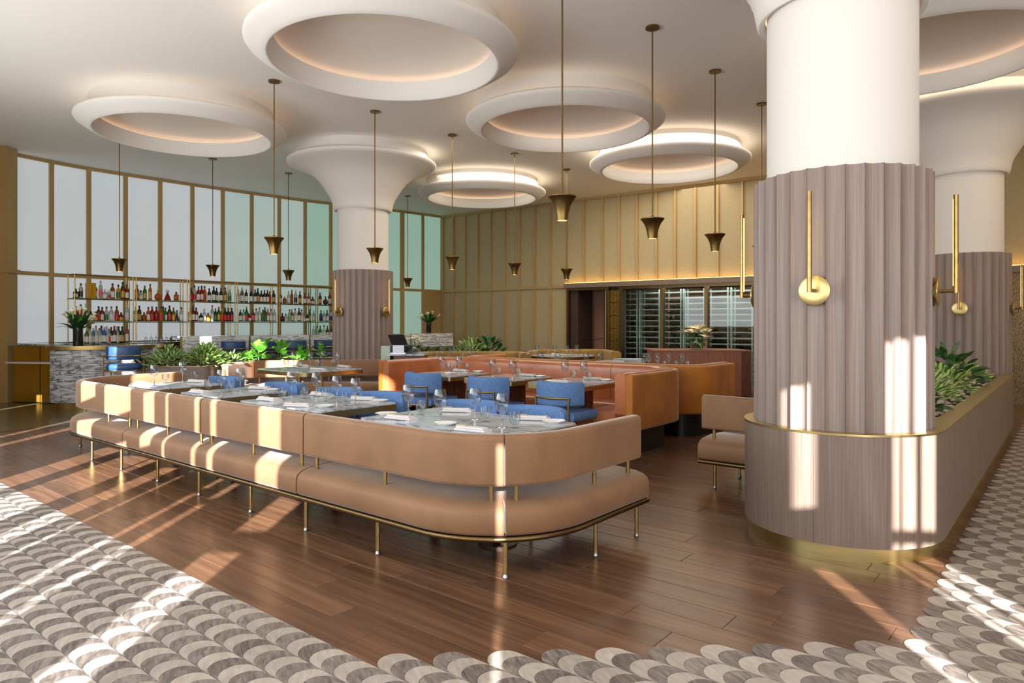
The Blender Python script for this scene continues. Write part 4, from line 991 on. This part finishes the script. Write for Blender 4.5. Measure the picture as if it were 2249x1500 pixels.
plant('aglaonema', 'small leafy clump squeezed beside the dark aglaonema in the bar planter', (*atY(503,0,10.7)[:2], .68), 'deep', 60, .28, .24, PG, 4)
plant('fiddle_fig', 'bright green fiddle-leaf fig seedling with big round leaves behind the bar banquette', (*atY(568,0,11.55)[:2], .68), 'fig', 12, .23, .36, PG, 5)
plant('fiddle_fig', 'darker round-leaved fig beside the bright one behind the bar banquette', (*atY(616,0,11.85)[:2], .68), 'fig', 12, .2, .38, PG, 6)
for i, u in enumerate((535, 548, 660, 676, 706)):
    plant('pothos', 'bright green low pothos behind the bar banquette, %s along the planter' % ORD[i], (*atY(u,0,11.45+.003*(u-535))[:2], .68), 'bright', 18, .18, (.14,.18,.26,.2,.3)[i], PG, 10+i)
plant('aglaonema', 'pale striped leafy plant in front of the beige wall behind the olive-gold booth', (*atY(1035,0,14.0)[:2], .66), 'variegated', 110, .44, .4, PG, 20)
plant('aglaonema', 'dark leafy plant beside the pale striped one before the beige wall', (*atY(1074,0,14.1)[:2], .66), 'dark', 50, .4, .42, PG, 21)
for i, u in enumerate((934, 957, 978, 1000)):
    plant('low_shrub', 'low dark green shrub behind the olive-gold booth, %s from the host stand' % ORD[i], (*atY(u,0,13.9)[:2], .66), 'dark', 24, .26, .18, PG, 30+i)
fp = thing('far_planter', 'dark planter box behind the olive-gold booth holding leafy plants', 'planter', (-1.0,14.0,0))
MB().box(-2.1,-.1,13.7,14.35,0,.68).obj('planter_box', MT['oak_panel'], fp, False); MB().box(-2.06,-.14,13.74,14.31,.68,.69).obj('soil', MT['soil'], fp, False)
for i, (b, da, k, n, R, H, nm, lb) in enumerate(((5.75,-.25,'dark',34,.22,.26,'rubber_plant','broad dark-leaved plant in the long planter, nearest the big column'), (6.15,.05,'dark',40,.26,.34,'rubber_plant','taller dark-leaved plant just behind the column in the long planter'),
        (6.7,-.18,'variegated',110,.3,.26,'aglaonema','pale speckled plant in the long planter, middle of the run'), (7.2,-.05,'variegated',120,.34,.34,'aglaonema','large pale speckled plant in the long planter before the far column'),
        (7.8,-.15,'deep',90,.3,.3,'aglaonema','green striped plant in the long planter beneath the far sconce'), (8.5,-.12,'dark',48,.36,.5,'rubber_plant','tall dark leafy plant in the long planter before the far column'), (9.2,-.2,'deep',70,.3,.26,'aglaonema','low leafy plant at the far end of the long planter'))):
    plant(nm, lb, ab3(c1a+da, b, PZ-.06), k, n, R, H, PG, 40+i)
pb = MB(); rq = random.Random(8)
for i in range(420):
    x, y = ab(c1a-.46+rq.random()*.5, 5.25+rq.random()*4.6); s = rq.uniform(.012,.03)
    pb.lathe([(0,-s*.4),(s,0),(s*.7,s*.5),(0,s*.6)], 7, (x, y, PZ-.05+s*.3), capb=False, capt=False)
tag(pb.obj('white_pebbles', MT['pebble']), 'white pebbles covering the soil of the long planter', 'pebbles', kind='stuff')

# ---- flowers in vases
petal_me = leaf_me(.13,.026,.9,'petal'); petal_c = leaf_me(.115,.024,.7,'petal_cream'); calla_leaf = leaf_me(.34,.055,.75,'leaf_dark'); long_leaf = leaf_me(.3,.028,.5,'leaf_bright')
def calla_me():
    mb = MB(); mb.lathe([(.004,0),(.008,.04),(.016,.075),(.03,.1),(.034,.105),(.028,.1),(.014,.075)], 10, capb=False, capt=False); return mb.mesh('calla_bloom', MT['petal_cream'], True, 60, False)
CALLA = calla_me()
def calla_vase(label, loc, s, n, seed):
    r = random.Random(seed); t = thing('calla_lily_vase', label, 'vase', loc, 0, None, world=False)
    MB().lathe([(.06,0),(.062,.01),(.062,.26),(.058,.26),(.058,.012),(0,.012)], 20, capt=False).obj('glass_vase', MT['bottle_wine'], t, True, 40)
    for i in range(n):
        q = i*2.4; L = r.uniform(.14,.24); tl = r.uniform(.3,1.0); e = (L*math.sin(tl)*math.cos(q), L*math.sin(tl)*math.sin(q), .24+L*math.cos(tl))
        MB().tube([(0,0,.05),(e[0]*.3,e[1]*.3,.24+.3*(e[2]-.24)),e], .006, 5).obj('stem', MT['stem_green'], t)
        o = put('calla_bloom', CALLA, t); o.location = e; o.rotation_euler = (0, tl*.8, q); o.scale = (.9,.9,1.1)
    for i in range(24):
        o = put('leaf', (calla_leaf, long_leaf)[i % 3 == 0], t); q = i*2.399; o.location = (.03*math.cos(q), .03*math.sin(q), .22); o.rotation_euler = (0, -r.uniform(.3,1.35), q); s_ = r.uniform(.8,1.1); o.scale = (s_, s_*1.2, s_)
    t.scale = (s, s, s); return t
calla_vase('dark glass vase of pale calla lilies and broad leaves on the bar end', (-6.80, 10.75, BZ), 1.1, 9, 1)
calla_vase('dark glass vase of calla lilies on the far end of the high table', (*hp(HL-.55, .25), 1.112), 1.0, 8, 2)
def bouquet(label, loc, s, n, pet, seed, wide):
    r = random.Random(seed); t = thing('lily_bouquet', label, 'flowers', loc, 0, None, world=False)
    MB().lathe([(.05,0),(.085,.03),(.1,.08),(.092,.13),(.088,.13),(.096,.08),(.08,.035),(0,.02)], 24, capt=False).obj('glass_bowl', MT['glass_clear'], t, True, 60, False)
    for i in range(n):
        q = i*2.4; rad = wide*math.sqrt((i+.5)/n); z = .30-.12*(rad/wide)**2+r.uniform(-.03,.05); c = (rad*math.cos(q), rad*math.sin(q), z)
        MB().tube([(0,0,.03),(c[0]*.4,c[1]*.4,.15),c], .004, 5).obj('stem', MT['stem_green'], t)
        for k in range(6):
            o = put('petal', pet, t); o.location = c; o.rotation_euler = (.5*math.sin(q), -.45+r.uniform(-.2,.2), k*PI/3+q)
    for i in range(12):
        o = put('leaf', (calla_leaf, long_leaf)[i % 2], t); q = i*2.4+.5; o.location = (.04*math.cos(q), .04*math.sin(q), .1); o.rotation_euler = (0, -r.uniform(-.4,.5), q); o.scale = (.7,.7,.7)
    t.scale = (s, s, s); return t
# ================================================================== HOST STAND
hs = thing('host_stand', 'dark host stand with marble ledge, drawer and metal side panel', 'cabinet', (-1.6,10.35,0))
hx0, hx1 = atY(850,0,10.3)[0], atY(931,0,10.3)[0]
MB().box(hx0,hx1+.01,10.25,10.85,.865,.89).obj('marble_ledge', MT['marble_table'], hs, False)
MB().box(hx0+.1,hx1-.02,10.32,10.85,.02,.72).obj('cabinet_body', MT['black'], hs, False)
dr = MB().box(hx0+.1,hx1,10.3,10.8,.74,.864).obj('drawer', MT['walnut'], hs, False)
MB().box(hx1-.26,hx1-.14,10.285,10.30,.80,.815).obj('pull', MT['brass_polished'], dr, False)
MB().box(hx0-.14,hx0-.0,10.55,10.85,.0,1.0).obj('side_panel', MT['metal_green'], hs, False)
MB().box(hx0,hx1-.2,10.8,10.85,.02,1.0).obj('back_panel', MT['black'], hs, False)
mo = thing('touch_screen', 'black touch screen on a silver stand on the host stand', 'monitor', (-1.72,10.5,.89))
x0, x1 = atY(856,0,10.5)[0], atY(892,0,10.5)[0]
MB().add([(x0-.03,10.50,1.17),(x1-.04,10.50,1.17),(x1+.04,10.38,1.02),(x0+.05,10.38,1.02),(x0-.03,10.525,1.18),(x1-.04,10.525,1.18),(x1+.04,10.405,1.03),(x0+.05,10.405,1.03)], [(0,1,2,3),(4,7,6,5),(0,4,5,1),(1,5,6,2),(2,6,7,3),(3,7,4,0)]).obj('screen', MT['black_gloss'], mo, False)
MB().box(x0+.06,x1-.02,10.42,10.52,.905,1.06).obj('stand', MT['steel'], mo, False); MB().box(x0+.03,x1+.01,10.38,10.56,.89,.905).obj('base', MT['steel'], mo, False)
bouquet('round glass bowl of white lilies beside the touch screen', (-1.47,10.48,.89), .8, 7, petal_me, 3, .14)
# ================================================================== CONSOLE
co = thing('wooden_console', 'brown oak console divider in front of the wine room', 'console', (3.4,12.9,0))
MB().box(2.58,4.16,12.45,13.1,.02,.84).obj('body', MT['oak_console'], co, False); MB().box(4.16,4.34,12.45,13.4,.02,.84).obj('end_panel', MT['walnut'], co, False)
MB().box(2.57,4.35,12.44,13.41,.84,.86).obj('top_board', MT['oak_console'], co, False); MB().box(2.64,4.3,12.5,13.05,0,.02).obj('plinth', MT['black'], co, False)
bouquet('large bouquet of cream lilies in a glass vase on the wooden console', (*atY(1530,0,12.7)[:2], .86), 1.35, 11, petal_c, 5, .2)

# ================================================================== WINE RACKS behind the glass
bottle_end = MB(); bottle_end.lathe([(.014,-.31),(.014,-.22),(.036,-.17),(.037,0)], 9); bottle_end.v = [(p[0], p[2], p[1]) for p in bottle_end.v]
lying = bottle_end.mesh('wine_bottle', MT['wine_dark'], True, 50)
rack_u = [(1377,1403), (1409,1452), (1463,1499), (1505,1550), (1556,1602), (1609,1655)]
ROWZ = [2.05-.128*k for k in range(16)]
rw = random.Random(4)
def in_rack(r, i, k):
    dense_rows = k >= 9
    return rw.random() < (.95 if dense_rows else (.75 if i in (2,) else .3))
WN = ['nearest the doorway', 'second from the doorway', 'third from the doorway', 'fourth from the doorway', 'fifth from the doorway', 'sixth from the doorway']
ang = math.atan2(BD[1], BD[0])
for i, (u0, u1) in enumerate(rack_u):
    s0, s1 = s_of_u(u0, -.45), s_of_u(u1, -.45)
    t = thing('wine_rack', 'white metal wine rack with dark bottles behind glass, %s' % WN[i], 'wine rack', (*bw((s0+s1)/2, -.45), 0), group='wine racks')
    for s in (s0, s1):
        for o in (-.36, -.62): MB().obox(bw(s, o), BD, .03, .03, 0, 2.12).obj('upright', MT['rack_metal'], t, False)
    for k, z in enumerate(ROWZ):
        for o in (-.36, -.62): MB().obox(bw((s0+s1)/2, o), BD, s1-s0, .018, z-.012, z+.012).obj('rail', MT['rack_metal'], t, False)
    MB().obox(bw((s0+s1)/2, -.75), BD, s1-s0+.1, .02, 0, 2.15).obj('back_board', MT['oak_console'], t, False)
    n = int((s1-s0)/.088)
    for k in range(2, 16):
        for j in range(n):
            if in_rack(0, i, k):
                p = bw(s0+.05+(s1-s0-.1)*(j+.5)/n, -.64); o = put('wine_bottle', lying, None, (p[0], p[1], ROWZ[k]+.05), ang)
                tag(o, '%s dark bottle on the %s highest row of the wine rack %s' % (ORD[j], ORD[k], WN[i]), 'wine bottle', 'wine bottles lying in the racks')
for o in ROOTS:
    if '_w' in o: del o['_w']
